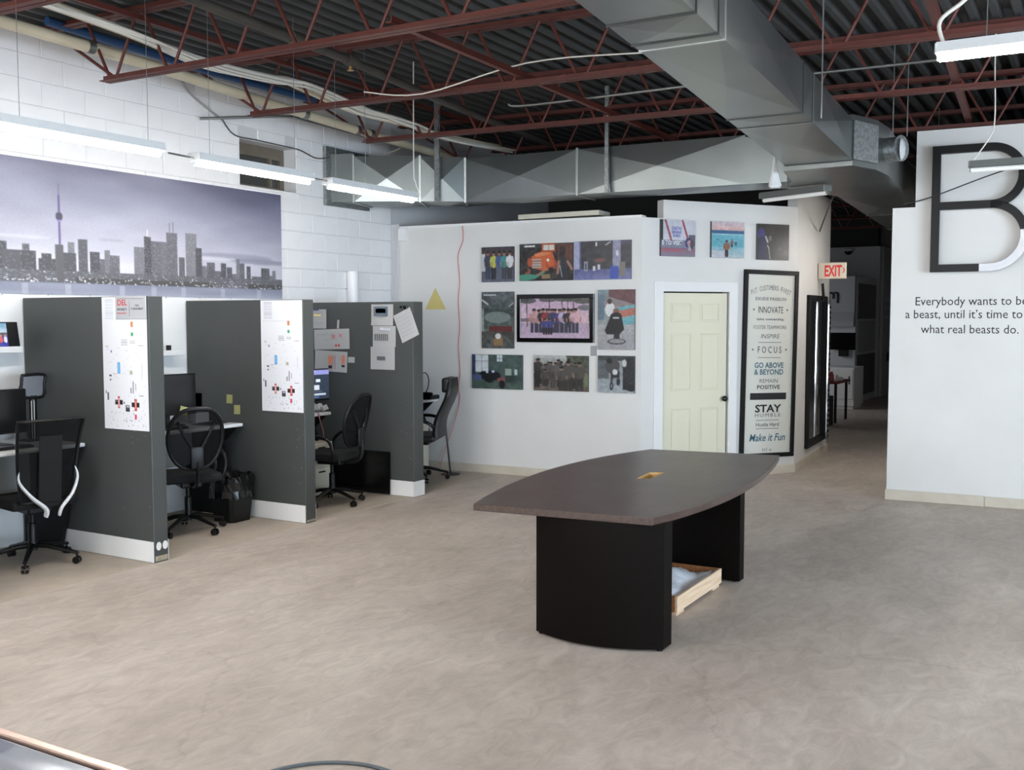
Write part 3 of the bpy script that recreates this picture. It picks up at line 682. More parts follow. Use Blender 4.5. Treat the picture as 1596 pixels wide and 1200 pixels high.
# ================================================================== THINGS ON THE WALLS
# --- skyline mural
def mural_img():
    W, H = 672, 208
    x0, x1, z0, z1 = MUR
    U = lambda x: (x-x0)/(x1-x0)
    Vv = lambda z: (z1-z)/(z1-z0)
    im = Img(W, H, (150, 150, 175))
    X = im.X*(x1-x0)+x0
    # printed dusk sky, darker at its top right corner
    t = im.Y[..., None]
    top = np.array((118, 118, 146))/255; low = np.array((190, 190, 206))/255
    im.a[:] = top*(1-np.clip(t*1.35, 0, 1))+low*np.clip(t*1.35, 0, 1)
    k = np.clip((X-6.6)/1.7, 0, 1)*np.clip(1-im.Y*1.5, 0, 1)
    im.a -= (k*.17)[..., None]*np.array((1, .95, .75))
    k = np.clip(1-np.abs(X-6.0)/1.6, 0, 1)*np.clip(im.Y*1.4, 0, 1)
    im.a += (k*.05)[..., None]
    im.noise(26, .07, 4, 0, .9, .35); im.noise(60, .04, 9, 0, .9, .3)
    for (cx, cz, rx, rz, c) in ((7.6, 2.45, .5, .03, (128, 130, 155)), (7.95, 2.41, .45, .025, (110, 112, 138)), (6.1, 2.52, .14, .012, (150, 150, 172)), (7.3, 2.42, .3, .015, (214, 212, 222)), (5.2, 2.5, .3, .012, (206, 206, 220))):
        im.ell(U(cx), Vv(cz), rx/(x1-x0), rz/(z1-z0), c, .6)
    photo_finish(im, 1, 8, 0, 1)
    rg = np.random.RandomState(5)
    zw = 2.135
    def bld(a, c, top, col, lights=.25, lc=(225, 225, 235)):
        im.rect(U(a), Vv(top), U(c), Vv(zw), col)
        ix0, ix1 = int(U(a)*W), int(U(c)*W); iy0, iy1 = int(Vv(top)*H)+1, int(Vv(zw)*H)
        for yy in range(iy0, iy1, 2):
            for xx in range(ix0+1, max(ix1, ix0+2), 2):
                if rg.rand() < lights: im.a[min(yy, H-1), min(xx, W-1)] = np.array(lc)/255*(0.6+.4*rg.rand())
    B = [(3.6, 3.9, 2.36), (3.85, 4.05, 2.5), (4.1, 4.4, 2.42), (4.4, 4.62, 2.55), (4.62, 4.9, 2.38), (4.88, 5.1, 2.45),
         (5.06, 5.22, 2.39), (5.24, 5.30, 2.44), (5.22, 5.36, 2.39), (5.41, 5.50, 2.37), (5.38, 5.55, 2.33), (5.54, 5.60, 2.45), (5.66, 5.72, 2.48), (5.61, 5.74, 2.39), (5.76, 5.85, 2.51),
         (5.87, 5.97, 2.41), (5.97, 6.03, 2.35), (6.02, 6.08, 2.43), (6.07, 6.18, 2.39), (6.34, 6.48, 2.48), (6.45, 6.53, 2.58), (6.53, 6.64, 2.54), (6.64, 6.71, 2.54),
         (6.71, 6.84, 2.63), (6.85, 6.92, 2.41), (6.94, 7.07, 2.64), (7.06, 7.14, 2.51), (7.14, 7.2, 2.34), (7.2, 7.3, 2.38), (7.3, 7.38, 2.30), (7.38, 7.45, 2.38), (7.46, 7.53, 2.34), (7.53, 7.6, 2.28),
         (7.59, 7.64, 2.43), (7.64, 7.70, 2.39), (7.73, 7.79, 2.36), (7.8, 7.94, 2.26), (7.94, 8.06, 2.35), (8.06, 8.1, 2.28), (8.10, 8.15, 2.33), (8.15, 8.25, 2.24)]
    for i, (a, c, tp) in enumerate(B):
        g = 88+rg.randint(-14, 34)
        bld(a, c, tp, (g, g, g+8), .10+.22*rg.rand(), (200, 202, 212))
    bld(3.45, 8.25, 2.235, (96, 96, 104), .22)
    for (a, c) in ((5.72, 6.2), (6.2, 7.3), (7.75, 8.25)): im.rect(U(a), Vv(2.185), U(c), Vv(zw), (78, 78, 78))
    for _ in range(260):
        a = x0+rg.rand()*(x1-x0); z = zw+abs(rg.randn())*.035
        im.ell(U(a), Vv(z), .004/4.8*2, .004, (240, 240, 245), .9)
    # broadcast tower with its purple light
    c = U(5.583)
    im.poly([(c-.0042, Vv(2.13)), (c-.0014, Vv(2.66)), (c+.0014, Vv(2.66)), (c+.0042, Vv(2.13))], (104, 86, 150))
    im.rect(c-.0008, Vv(2.95), c+.0010, Vv(2.66), (100, 88, 140)); im.rect(c-.0018, Vv(2.86), c+.0018, Vv(2.70), (98, 84, 140))
    im.ell(c, Vv(2.685), .0072, .032, (74, 70, 92)); im.rect(c-.005, Vv(2.655), c+.005, Vv(2.645), (140, 110, 200)); im.rect(c-.0065, Vv(2.45), c+.0065, Vv(zw), (92, 92, 98))
    for (x, z) in ((6.75, 2.72), (6.79, 2.73)): im.rect(U(x)-.0008, Vv(z), U(x)+.0008, Vv(2.63), (90, 90, 100))
    im.rect(U(6.49)-.0012, Vv(2.64), U(6.49)+.0012, Vv(2.58), (235, 235, 245))
    # water
    im.grad(Vv(zw), 1.01, (126, 132, 158), (156, 160, 184)); im.noise(90, .10, 12, Vv(zw), 1.01, .12)
    for x in (5.25, 5.65, 6.2, 6.55, 6.9, 7.4, 7.9): im.rect(U(x)-.006, Vv(2.125), U(x)+.006, 1.0, (190, 192, 210), .45)
    im.a[:] = np.clip(im.a, 0, 1)
    return im
t = thing('wall_mural', 'wide printed panel of a city skyline at dusk with a tall needle tower', 'mural', ((MUR[0]+MUR[1])/2, 7.62, MUR[2]))
b = bm_(); box(b, -2.401, 2.401, -.014, 0.0, 0, MUR[3]-MUR[2]); obj('panel', b, PAPER, t)
print_plane('print', photo_finish(mural_img(), .7, 1, .015, 1.0), 4.802, MUR[3]-MUR[2], PRINT_MATT, t, frame((0, -.0155, (MUR[3]-MUR[2])/2), (1, 0)))

# --- photographs
SKIN = (170, 128, 108)
def ph_yard():
    im = Img(90, 72, (58, 62, 78)); im.grad(0, .3, (60, 62, 72), (92, 50, 48)); im.rect(0, .3, 1, .55, (80, 84, 98)); im.grad(.55, 1, (70, 76, 100), (96, 100, 122)); im.rect(0, .2, .12, .7, (188, 192, 200)); im.noise(24, .12, 1)
    for x, c, l in ((.2, (60, 64, 88), (50, 55, 80)), (.38, (200, 205, 70), (34, 34, 40)), (.55, (60, 92, 160), (90, 100, 120)), (.7, (60, 150, 140), (60, 60, 66)), (.87, (225, 226, 230), (54, 56, 64))): im.person(x, .92, .8, c, l, SKIN, 1.05)
    return im
def ph_truck():
    im = Img(124, 84, (44, 42, 42)); im.noise(22, .22, 2); im.grad(0, .12, (70, 74, 72), (50, 52, 52)); im.rect(.1, .05, .3, .1, (228, 228, 220)); im.rect(.72, .04, 1, .46, (104, 58, 44)); im.rect(.75, .1, .86, .3, (60, 38, 32)); im.noise(40, .1, 7)
    O1, O2, O3 = (228, 96, 40), (196, 74, 28), (242, 138, 78)
    im.rect(.42, .0, .68, .24, O2); im.rect(.455, .05, .65, .19, (226, 220, 208)); im.rect(.55, .05, .56, .19, O2)
    im.poly([(.2, .5), (.23, .36), (.3, .27), (.42, .22), (.62, .24), (.66, .4), (.64, .7), (.5, .74), (.24, .66)], O1)
    im.poly([(.28, .3), (.42, .24), (.6, .26), (.5, .32), (.34, .36)], O3)
    im.ell(.6, .56, .1, .16, O2); im.ell(.59, .52, .07, .1, O1); im.ell(.2, .5, .05, .12, O2)
    for k in range(6): im.rect(.24, .42+.042*k, .42, .442+.042*k, (214, 214, 212)); im.rect(.24, .44+.042*k, .42, .452+.042*k, (70, 40, 30))
    im.ell(.54, .45, .028, .04, (240, 238, 228)); im.ell(.6, .72, .05, .08, (26, 26, 28))
    im.poly([(0, 1), (0, .84), (.16, .8), (.3, .84), (.46, .73), (.5, .77), (.3, .94), (.12, 1)], (66, 156, 128)); im.ell(.16, .74, .06, .08, (150, 84, 58)); im.ell(.12, .71, .05, .05, (54, 34, 28)); im.line(.34, .84, .5, .7, .03, (190, 120, 90)); im.rect(.42, .82, .58, .94, (150, 122, 80))
    im.ell(.8, .34, .06, .09, (58, 44, 44)); im.ell(.8, .3, .05, .05, (36, 30, 30)); im.ell(.82, .56, .11, .16, (50, 50, 62)); im.line(.74, .5, .72, .8, .05, (176, 120, 96)); im.line(.9, .5, .98, .7, .05, (176, 120, 96)); im.rect(.76, .7, .9, .96, (40, 42, 56)); im.line(.76, .6, .8, .9, .02, (150, 156, 166))
    return im
def ph_bay():
    im = Img(110, 76, (70, 70, 100)); im.rect(.12, .03, .68, .72, (48, 48, 56)); im.rect(0, 0, .1, 1, (168, 172, 210)); im.rect(.1, 0, .13, 1, (96, 96, 140)); im.rect(.68, 0, .82, .8, (142, 142, 176)); im.rect(.82, .1, 1, .7, (46, 46, 58)); im.grad(.72, 1.01, (86, 92, 150), (110, 116, 180)); im.noise(20, .12, 3)
    im.rect(.38, .04, .41, .14, (230, 230, 235)); im.line(.56, .12, .64, .04, .015, (230, 230, 235)); im.rect(.18, .52, .25, .78, (150, 160, 180)); im.rect(.2, .56, .23, .74, (70, 70, 100)); im.rect(.64, .66, .78, .97, (38, 74, 190)); im.rect(.8, .55, .9, .92, (120, 112, 104)); im.rect(.34, .64, .38, .76, (220, 220, 228)); im.rect(.42, .6, .46, .74, (200, 205, 220)); im.ell(.46, .5, .1, .05, (120, 70, 70)); im.rect(.74, .26, .78, .4, (210, 214, 224))
    return im
def ph_shop():
    im = Img(66, 116, (70, 78, 82)); im.grad(0, .3, (92, 100, 104), (74, 82, 84)); im.grad(.3, .7, (60, 70, 70), (96, 112, 108)); im.grad(.7, 1.01, (72, 70, 66), (92, 98, 98)); im.noise(16, .2, 5)
    im.line(0, .14, .2, .22, .04, (220, 228, 230)); im.line(.85, .26, 1, .2, .02, (220, 228, 230)); im.rect(.08, .05, .45, .07, (225, 230, 232)); im.ell(.5, .45, .4, .1, (150, 168, 160), .6); im.rect(.25, .6, .95, .7, (110, 44, 44)); im.rect(.36, .82, .66, .95, (150, 116, 74)); im.ell(.52, .78, .09, .05, (220, 220, 215)); im.rect(0, .3, .08, .7, (190, 200, 204), .6)
    return im
def ph_group():
    im = Img(140, 84, (196, 160, 190)); im.grad(0, .62, (206, 168, 205), (226, 190, 200)); im.grad(.62, 1.01, (190, 160, 186), (204, 176, 204))
    im.rect(0, 0, .12, .08, (60, 70, 52), .7)
    for x in (.09, .42, .6, .68, .76, .98): im.line(x, .0, x+.01, .7, .012, (66, 58, 60))
    for x, y in ((.1, .06), (.4, .03), (.62, .02), (.74, .03), (.9, .08)): im.ell(x, y, .13, .07, (70, 76, 66), .8)
    im.ell(.92, .24, .1, .07, (120, 116, 124)); im.rect(.0, .5, .18, .58, (120, 104, 120)); im.noise(40, .1, 6)
    rg = np.random.RandomState(2); P = [(.2, (205, 150, 150)), (.27, (210, 160, 160)), (.33, (50, 44, 50)), (.39, (170, 50, 54)), (.46, (80, 70, 80)), (.5, (60, 60, 110)), (.57, (70, 62, 130)), (.63, (200, 180, 220)), (.69, (50, 44, 54)), (.74, (60, 50, 60)), (.79, (222, 170, 180))]
    for x, c in P: im.person(x, .86, .58+.05*rg.rand(), c, (60, 60, 80), (176, 124, 110), 1.3)
    for x in (.36, .43): im.person(x, .9, .4, (60, 70, 150), (50, 40, 50), (176, 124, 110), 1.3)
    return im
def ph_barber():
    im = Img(72, 116, (150, 158, 160)); im.grad(0, .3, (120, 150, 160), (150, 120, 120)); im.poly([(.3, 0), (1, 0), (1, .25), (.3, .12)], (110, 66, 70)); im.poly([(.5, .3), (1, .25), (1, .55), (.7, .6)], (96, 178, 190)); im.poly([(.55, .36), (1, .3), (1, .42), (.6, .48)], (196, 110, 90)); im.grad(.58, 1.01, (176, 176, 180), (158, 158, 162)); im.rect(0, .08, .18, .5, (96, 120, 140)); im.noise(16, .1, 7)
    im.ell(.34, .33, .13, .12, (224, 226, 230)); im.ell(.33, .2, .065, .045, (70, 48, 40)); im.ell(.5, .36, .08, .05, (140, 92, 74)); im.ell(.5, .45, .16, .07, (30, 30, 32)); im.poly([(.35, .45), (.65, .45), (.72, .66), (.6, .74), (.25, .74), (.2, .68)], (28, 28, 32)); im.rect(.44, .72, .6, .84, (40, 40, 44)); im.ell(.52, .86, .25, .05, (60, 60, 64)); im.ell(.52, .855, .21, .035, (150, 150, 154)); im.rect(.41, .46, .58, .48, (214, 214, 218))
    return im
def ph_office():
    im = Img(106, 74, (70, 88, 86)); im.rect(0, 0, .07, 1, (60, 66, 110)); im.rect(.08, .02, .33, .52, (214, 224, 232)); im.rect(.33, 0, 1, .6, (72, 92, 88)); im.rect(.5, .02, .6, .2, (208, 224, 232)); im.line(.55, .02, .55, .2, .01, (80, 96, 96)); im.line(.5, .11, .6, .11, .01, (80, 96, 96)); im.line(.2, .02, .2, .52, .006, (150, 120, 120)); im.line(.08, .2, .33, .2, .006, (150, 120, 120)); im.grad(.66, 1.01, (62, 82, 76), (78, 100, 90)); im.noise(20, .1, 8)
    for x, y in ((.25, .6), (.4, .58), (.48, .62), (.35, .7)): im.ell(x, y, .1, .12, (22, 24, 32))
    im.rect(.28, .46, .33, .54, (200, 215, 240)); im.rect(.4, .46, .45, .53, (190, 205, 235)); im.rect(.03, .6, .2, .74, (76, 92, 150)); im.rect(.66, .4, .78, .6, (150, 170, 160)); im.rect(.84, .42, .9, .58, (190, 205, 205)); im.ell(.6, .72, .1, .06, (140, 74, 74)); im.ell(.6, .86, .06, .12, (24, 22, 26)); im.rect(.66, .6, .84, .8, (50, 62, 58))
    return im
def ph_mud():
    im = Img(112, 76, (176, 176, 172)); im.grad(0, .25, (196, 200, 200), (150, 152, 142)); im.poly([(.6, 0), (1, 0), (1, .5), (.7, .5)], (84, 90, 74)); im.grad(.5, 1.01, (96, 88, 82), (112, 98, 88)); im.rect(.88, .5, 1, .85, (110, 124, 84)); im.noise(30, .16, 9)
    rg = np.random.RandomState(4)
    for k in range(26):
        g = 52+rg.randint(0, 42); im.person(.04+.78*rg.rand(), .62+.34*rg.rand()*.9, .46+.14*rg.rand(), (g+6, g+2, g), (g-16, g-20, g-20), (128, 98, 84), 1.3)
    for x, h in ((.64, .82), (.84, .8), (.52, .66)): im.person(x, .97, h, (86, 82, 76), (60, 54, 52), (150, 116, 98), 1.3)
    return im
def ph_bike():
    im = Img(72, 74, (150, 156, 160)); im.rect(0, .12, .3, .62, (96, 102, 108)); im.rect(0, 0, 1, .14, (70, 74, 76)); im.grad(.62, 1.01, (146, 158, 166), (166, 176, 182)); im.rect(.68, .05, 1, .9, (44, 46, 52)); im.noise(18, .14, 10)
    im.ell(.4, .28, .2, .2, (80, 78, 80)); im.ell(.32, .14, .08, .08, (40, 36, 36)); im.rect(.36, .4, .6, .6, (46, 44, 50)); im.ell(.47, .44, .07, .08, (216, 220, 222)); im.line(.4, .55, .36, .85, .05, (54, 50, 52)); im.ell(.38, .82, .05, .11, (36, 36, 40)); im.ell(.38, .82, .025, .06, (130, 138, 144)); im.ell(.56, .7, .05, .1, (40, 40, 44)); im.ell(.72, .2, .06, .1, (208, 210, 212)); im.ell(.9, .85, .12, .1, (30, 30, 34))
    return im
def ph_visit():
    im = Img(80, 72, (206, 208, 222)); im.noise(12, .06, 11); im.rect(0, 0, .06, .62, (42, 56, 48)); im.line(.12, 0, .3, .56, .05, (176, 62, 74)); im.line(.62, .02, .78, .52, .05, (176, 62, 74)); im.rect(0, .56, 1, .76, (130, 136, 160)); im.rect(.8, .4, 1, .7, (110, 104, 118)); im.grad(.76, 1.01, (150, 104, 126), (142, 140, 160)); im.rect(0, .8, .6, .86, (196, 96, 116)); im.ell(.8, .62, .1, .14, (70, 66, 130)); im.person(.82, .84, .34, (206, 150, 170), (190, 190, 200), SKIN, 1.2); im.ell(.9, .66, .06, .12, (90, 84, 92))
    return im
def ph_sea():
    im = Img(76, 74, (90, 190, 210)); im.grad(0, .24, (206, 196, 208), (232, 180, 176)); im.noise(14, .14, 12, 0, .24); im.grad(.24, .34, (52, 96, 148), (60, 120, 170)); im.grad(.34, .7, (104, 190, 212), (88, 176, 200)); im.grad(.7, 1.01, (130, 190, 206), (176, 196, 206)); im.rect(0, .34, 1, .37, (170, 215, 225)); im.poly([(0, .78), (.4, .82), (.5, 1), (0, 1)], (196, 200, 212)); im.noise(24, .1, 13, .34, 1)
    im.person(.46, .97, .46, (158, 104, 84), (64, 58, 66), (158, 104, 84), 1.3); im.person(.62, .7, .22, (150, 106, 90), (60, 60, 80), SKIN, 1.3); im.ell(.74, .6, .03, .06, (50, 80, 90)); im.ell(.2, .5, .03, .02, (60, 110, 120))
    return im
def ph_hood():
    im = Img(72, 74, (34, 34, 32)); im.grad(0, .3, (62, 60, 52), (40, 40, 36)); im.noise(12, .06, 14); im.ell(.12, .3, .12, .18, (62, 56, 130)); im.poly([(0, .4), (.25, .3), (.32, .6), (.3, 1), (0, 1)], (32, 38, 74)); im.line(.26, .36, .32, .5, .05, (190, 190, 196)); im.ell(.4, .4, .05, .08, (110, 104, 92)); im.line(.32, .6, .36, .68, .03, (190, 190, 196)); im.line(.36, .7, .4, .96, .03, (150, 150, 160)); im.rect(.5, .1, .98, .95, (22, 22, 22), .6); im.ell(.7, .68, .05, .06, (60, 60, 60)); im.rect(.82, .72, .98, .85, (52, 52, 50))
    return im
CANVAS = mat('canvas_edge', C(70, 72, 78), .6)
def canvas(F, u0, u1, v0, v1, im, label, d=.022, rot=0.0, cat='photograph', m=CANVAS, group=None):
    W, H = u1-u0, v1-v0
    M = F @ T((u0+u1)/2, (v0+v1)/2, 0) @ Matrix.Rotation(rot, 4, 'Z')
    t = thing('photo_print', label, cat, M=M, group=group)
    b = bm_(); box(b, -W/2, W/2, -H/2, H/2, 0.001, d); obj('board', b, m, t)
    print_plane('print', photo_finish(im), W, H, PRINT, t, T(0, 0, d+.0012))
    return t
GP = 'unframed photographs on the white partition wall'
canvas(FP, 1.266, 1.69, 2.25, 2.655, ph_yard(), 'photograph of five people standing in a yard, one in yellow', group=GP)
canvas(FP, 1.762, 2.43, 2.255, 2.675, ph_truck(), 'photograph of an orange vintage truck with a man lying under it', group=GP)
canvas(FP, 2.446, 3.12, 2.255, 2.681, ph_bay(), 'photograph of a purple-lit loading bay with a blue bin', group=GP)
canvas(FP, 1.264, 1.686, 1.478, 2.137, ph_shop(), 'tall greenish photograph of a cluttered workshop', group=GP)
canvas(FP, 2.732, 3.166, 1.482, 2.143, ph_barber(), 'tall photograph of a haircut under a black cape', group=GP)
canvas(FP, 1.131, 1.80, 1.003, 1.405, ph_office(), 'photograph of a dim green office with a bright tall window', group=GP)
canvas(FP, 1.942, 2.621, 1.004, 1.408, ph_mud(), 'photograph of a muddy crowd of people outdoors', group=GP)
canvas(FP, 2.736, 3.17, 1.006, 1.415, ph_bike(), 'photograph of a person bent over a small bicycle', group=GP)
# framed group photograph
t = thing('framed_photo', 'black framed group photograph under palm trees, largest on the wall', 'photograph', M=FP @ T(2.208, 1.828, 0))
W, H = .957, .545; f = .048
b = bm_(); box(b, -W/2, W/2, H/2-f, H/2, .001, .035, .004); box(b, -W/2, W/2, -H/2, -H/2+f, .001, .035, .004); box(b, -W/2, -W/2+f, -H/2+f, H/2-f, .001, .035, .004); box(b, W/2-f, W/2, -H/2+f, H/2-f, .001, .035, .004); obj('frame', b, BLACKG, t)
print_plane('print', photo_finish(ph_group()), W-2*f+.004, H-2*f+.004, PRINT, t, T(0, 0, .02))
b = bm_(); box(b, 2.642, 2.712, 1.41, 1.522, .001, .008); tag(obj('caption_card', b, mat('grey_card', C(150, 152, 156), .5), M=FP), 'small grey caption card below the framed group photograph', 'card')
# gold triangle (plain stand-in)
b = bm_(); prism(b, [(.477, 1.937), (.764, 1.937), (.62, 2.193)], .001, .005); tag(obj('triangle_decal', b, mat('gold_vinyl', C(205, 190, 120), .45), M=FP), 'plain gold triangle sticker on the white wall near the corner', 'decal')
b = bm_(); box(b, .134, .225, 2.765, 2.915, .0, .07, .004); t = obj('junction_box', b, TRIMW, M=FP); tag(t, 'small white box at the top corner of the photograph wall', 'box')
b = bm_(); tube(b, smooth_path([(.95+.012*math.sin(k*2.1)+.05*(k < 2), 2.93-.175*k, .008) for k in range(13)]+[(.86, .5, .03), (.74, .2, .03), (.7, .02, .05)], 4), .004, 6)
tag(obj('red_cable', b, mat('red_cord', C(196, 92, 88), .5), None, True, M=FP), 'thin red cable hanging down the white wall', 'cable')
# canvases over the door
GD = 'square photographs above the cream door'
c1 = canvas(FD, .225, .672, 2.507, 2.905, ph_visit(), 'square photograph of a signboard beginning with the words TO VISIT', d=.03, group=GD)
letter('E TO VISIT', -.08, -.075, .045, PAPER, c1, .032, bold=.01, width=.26)
letter('DIGITAL', -.02, .09, .034, mat('blue_print', C(76, 86, 168), .5), c1, .032, bold=.03, width=.13); letter('BREAK', -.02, .05, .03, MATS['blue_print'], c1, .032, bold=.03, width=.13); letter('SHED', -.02, .012, .03, MATS['blue_print'], c1, .032, bold=.03, width=.1)
canvas(FD, .892, 1.338, 2.507, 2.908, ph_sea(), 'square photograph of people walking into a turquoise sea', d=.03, group=GD)
canvas(FD, 1.527, 1.979, 2.497, 2.905, ph_hood(), 'square dark photograph of a person in a blue hood', d=.03, m=mat('bronze_edge', C(96, 92, 78), .4, .4), group=GD)
# framed words
t = thing('motto_frame', 'tall black framed board of motto words hanging slightly crooked', 'sign', M=FD @ T(1.728, 1.292, 0) @ Matrix.Rotation(R(-1.0), 4, 'Z'))
W, H = .776, 2.17; f = .05
b = bm_(); box(b, -W/2, W/2, H/2-f, H/2, .001, .04, .004); box(b, -W/2, W/2, -H/2, -H/2+f, .001, .04, .004); box(b, -W/2, -W/2+f, -H/2+f, H/2-f, .001, .04, .004); box(b, W/2-f, W/2, -H/2+f, H/2-f, .001, .04, .004); obj('frame', b, BLACKM, t)
b = bm_(); box(b, -W/2+f, W/2-f, -H/2+f, H/2-f, .001, .018); bd_ = obj('board', b, mat('pale_board', C(208, 208, 200), .5), t)
def row(y): return 1.085-(y-65)/1110*2.17
def words(s, y, h, wd, m=INK, **kw): letter(s, 0, row(y)-h/2, h, m, bd_, .0195, width=wd, **kw)
# arched first line
s = 'PUT CUSTOMERS FIRST'
for i, ch in enumerate(s):
    if ch == ' ': continue
    a = (i-(len(s)-1)/2)/len(s); x = a*.56
    o = letter(ch, x, row(168)-.03-.25*a*a, .058, GREYINK, bd_, .0195, width=.006 if ch == 'I' else .024)
    o.matrix_local = T(x, row(168)-.025-.25*a*a, .0195) @ Matrix.Rotation(-a*.7, 4, 'Z')
words('EXUDE PASSION', 233, .036, .44, GREYINK, bold=.012); words('INNOVATE', 297, .075, .36); words('take ownership', 352, .028, .4, GREYINK, bold=.02)
words('FOSTER TEAMWORK', 400, .042, .48, GREYINK); words('INSPIRE', 453, .05, .27, GREYINK, shear=.15); words('F O C U S', 533, .075, .34)
words('GO ABOVE', 625, .062, .42, BLUEINK, bold=.02); words('& BEYOND', 665, .062, .42, BLUEINK, bold=.02); words('REMAIN', 718, .045, .26, GREYINK); words('POSITIVE', 755, .045, .33, INK, bold=.015)
words('STAY', 882, .085, .38, INK, bold=.03); words('HUMBLE', 922, .042, .37, GREYINK, spacing=1.3); words('Hustle Hard', 978, .045, .33, GREYINK, bold=.01); words('Make it Fun', 1055, .085, .52, BLUEINK, shear=.25, bold=.012); words('EST. #', 1130, .03, .13, GREYINK)
b = bm_(); 
for y in (490, 580, 953, 1003): box(b, -.165, .165, row(y)-.003, row(y)+.003, .018, .0195)
for y, dx in ((297, .24), (533, .24)):
    for s_ in (-1, 1): box(b, s_*dx-.01, s_*dx+.01, row(y)-.01, row(y)+.01, .018, .0195)
obj('rule', b, GREYINK, bd_)
b = bm_(); box(b, -.26, .26, row(830), row(790), .018, .021); obj('black_strip', b, INK, bd_)
b = bm_()
for k in range(9):
    for s_ in (-1, 1): box(b, s_*.325-.004, s_*.325+.004, 1.0-.25*k-.004, 1.0-.25*k+.004, .018, .0215)
obj('board_pins', b, STEELROD, bd_)
# --- corridor wall: mirror, striped strip, exit sign
t = thing('wall_mirror', 'tall black framed mirror on the narrow corridor wall', 'mirror', M=FM @ T(1.2, 1.16, 0))
W, H, f = 1.2, 1.9, .075
b = bm_(); box(b, -W/2, W/2, H/2-f, H/2, .001, .045, .004); box(b, -W/2, W/2, -H/2, -H/2+f, .001, .045, .004); box(b, -W/2, -W/2+f, -H/2+f, H/2-f, .001, .045, .004); box(b, W/2-f, W/2, -H/2+f, H/2-f, .001, .045, .004); obj('frame', b, BLACKM, t)
b = bm_(); box(b, -W/2+f, W/2-f, -H/2+f, H/2-f, .001, .012); obj('mirror_glass', b, mat('mirror_glass', C(210, 214, 216), .03, 1.0), t)
b = bm_(); prism(b, [(-.09, 0), (.09, 0), (.05, 1.88), (-.05, 1.88)], .06, .075); sw = obj('leaning_glass_strip', b, mat('bevelled_glass', C(200, 206, 210), .05, .9), M=FM @ T(1.68, .17, .02)); tag(sw, 'narrow bright glass strip leaning on the mirror', 'glass strip')
for k in range(26):
    b = bm_(); box(b, -.06, .06, .08+.068*k, .11+.068*k, .075, .079); obj('dark_stripe', b, BLACKM, sw)
b = bm_(); tube(b, [(1.40, 2.06, .06), (1.36, 2.27, .05)], .018, 8); tag(obj('black_stick', b, BLACKM, None, True, M=FM), 'short black stick poking up above the mirror', 'stick')
t = thing('exit_sign', 'beige exit sign with red letters jutting from the corridor wall', 'sign', M=frame((13.405, 3.235, 2.325), (0, -1)))
b = bm_(); box(b, .0, .345, 0, .205, -.05, 0, .006); obj('sign_box', b, mat('beige_sign', C(206, 198, 182), .45), t)
letter('EXIT', .185, .035, .135, REDINK, t, .0015, bold=.03, width=.215)
b = bm_(); prism(b, [(.303, .14), (.313, .14), (.335, .105), (.313, .07), (.303, .07), (.322, .105)], .0, .002); obj('arrow', b, REDINK, t)
b = bm_(); box(b, 1.80, 1.90, 1.66, 1.81, .001, .01, .003); tag(obj('wall_switch', b, TRIMW, M=FM), 'white switch plate at the end of the corridor wall', 'switch')
# --- big black letter
t = thing('letter_sign', 'huge black outlined letter B mounted on the white wall', 'sign', M=FB)
def ring(b, cx, cz, ri, ro, a0, a1, z0, z1, n=28):
    P = []
    for k in range(n+1):
        a = R(a0+(a1-a0)*k/n); P.append([b.verts.new((cx+r*math.cos(a), cz+r*math.sin(a), z)) for r, z in ((ri, z0), (ro, z0), (ro, z1), (ri, z1))])
    for A, B in zip(P, P[1:]):
        for j in range(4): b.faces.new((A[j], A[(j+1) % 4], B[(j+1) % 4], B[j]))
    b.faces.new(P[0]); b.faces.new(P[-1])
n0, n1 = .05, .10
b = bm_(); box(b, .365, .440, 2.272, 3.478, n0, n1); box(b, .44, .885, 3.403, 3.478, n0, n1); box(b, .44, .885, 2.868, 2.942, n0, n1); box(b, .44, .80, 2.272, 2.345, n0, n1)
ring(b, .885, 3.173, .231, .305, -90, 90, n0, n1); ring(b, .885, 2.607, .262, .335, 10, 90, n0, n1)
obj('letter_body', b, mat('black_letter_gloss', C(9, 9, 10), .4, spec=.2), t)
b = bm_(); box(b, .80, .885, 2.272, 2.345, n0, n1+.001); ring(b, .885, 2.607, .262, .335, -90, 10, n0, n1+.001); obj('chrome_trim', b, CHROME, t, True)
b = bm_()
for (x, z) in ((.40, 2.3), (.40, 3.44), (.85, 2.9)): tube(b, [(x, z, 0), (x, z, n0)], .012, 8)
obj('stand_off', b, BLACKM, t)
t = thing('wall_quote', 'black lettering on the white wall under the big letter', 'lettering', M=FB @ T(.142, 1.6, .0))
k = .914/ (lambda me: max(v.co.x for v in me.vertices))(text_mesh('Everybody wants to b', .082, align='LEFT'))
for s, x, z in (('Everybody wants to be', .234, 1.953), ('a beast, until it\u2019s time to do', .142, 1.826), ('what real beasts do.', .289, 1.68)):
    wid = lambda q: max(v.co.x for v in text_mesh(q, .084, align='LEFT').vertices)*k
    done = ''
    for wd_ in s.split(' '):
        me = text_mesh(wd_, .084, align='LEFT'); me.transform(Matrix.Diagonal((k, 1, 1, 1)))
        off = wid(done+wd_)-wid(wd_) if done else 0.0
        link('word', me, INK, t, M=T(x-.142+off, z-1.6, .002)); done += wd_+' '
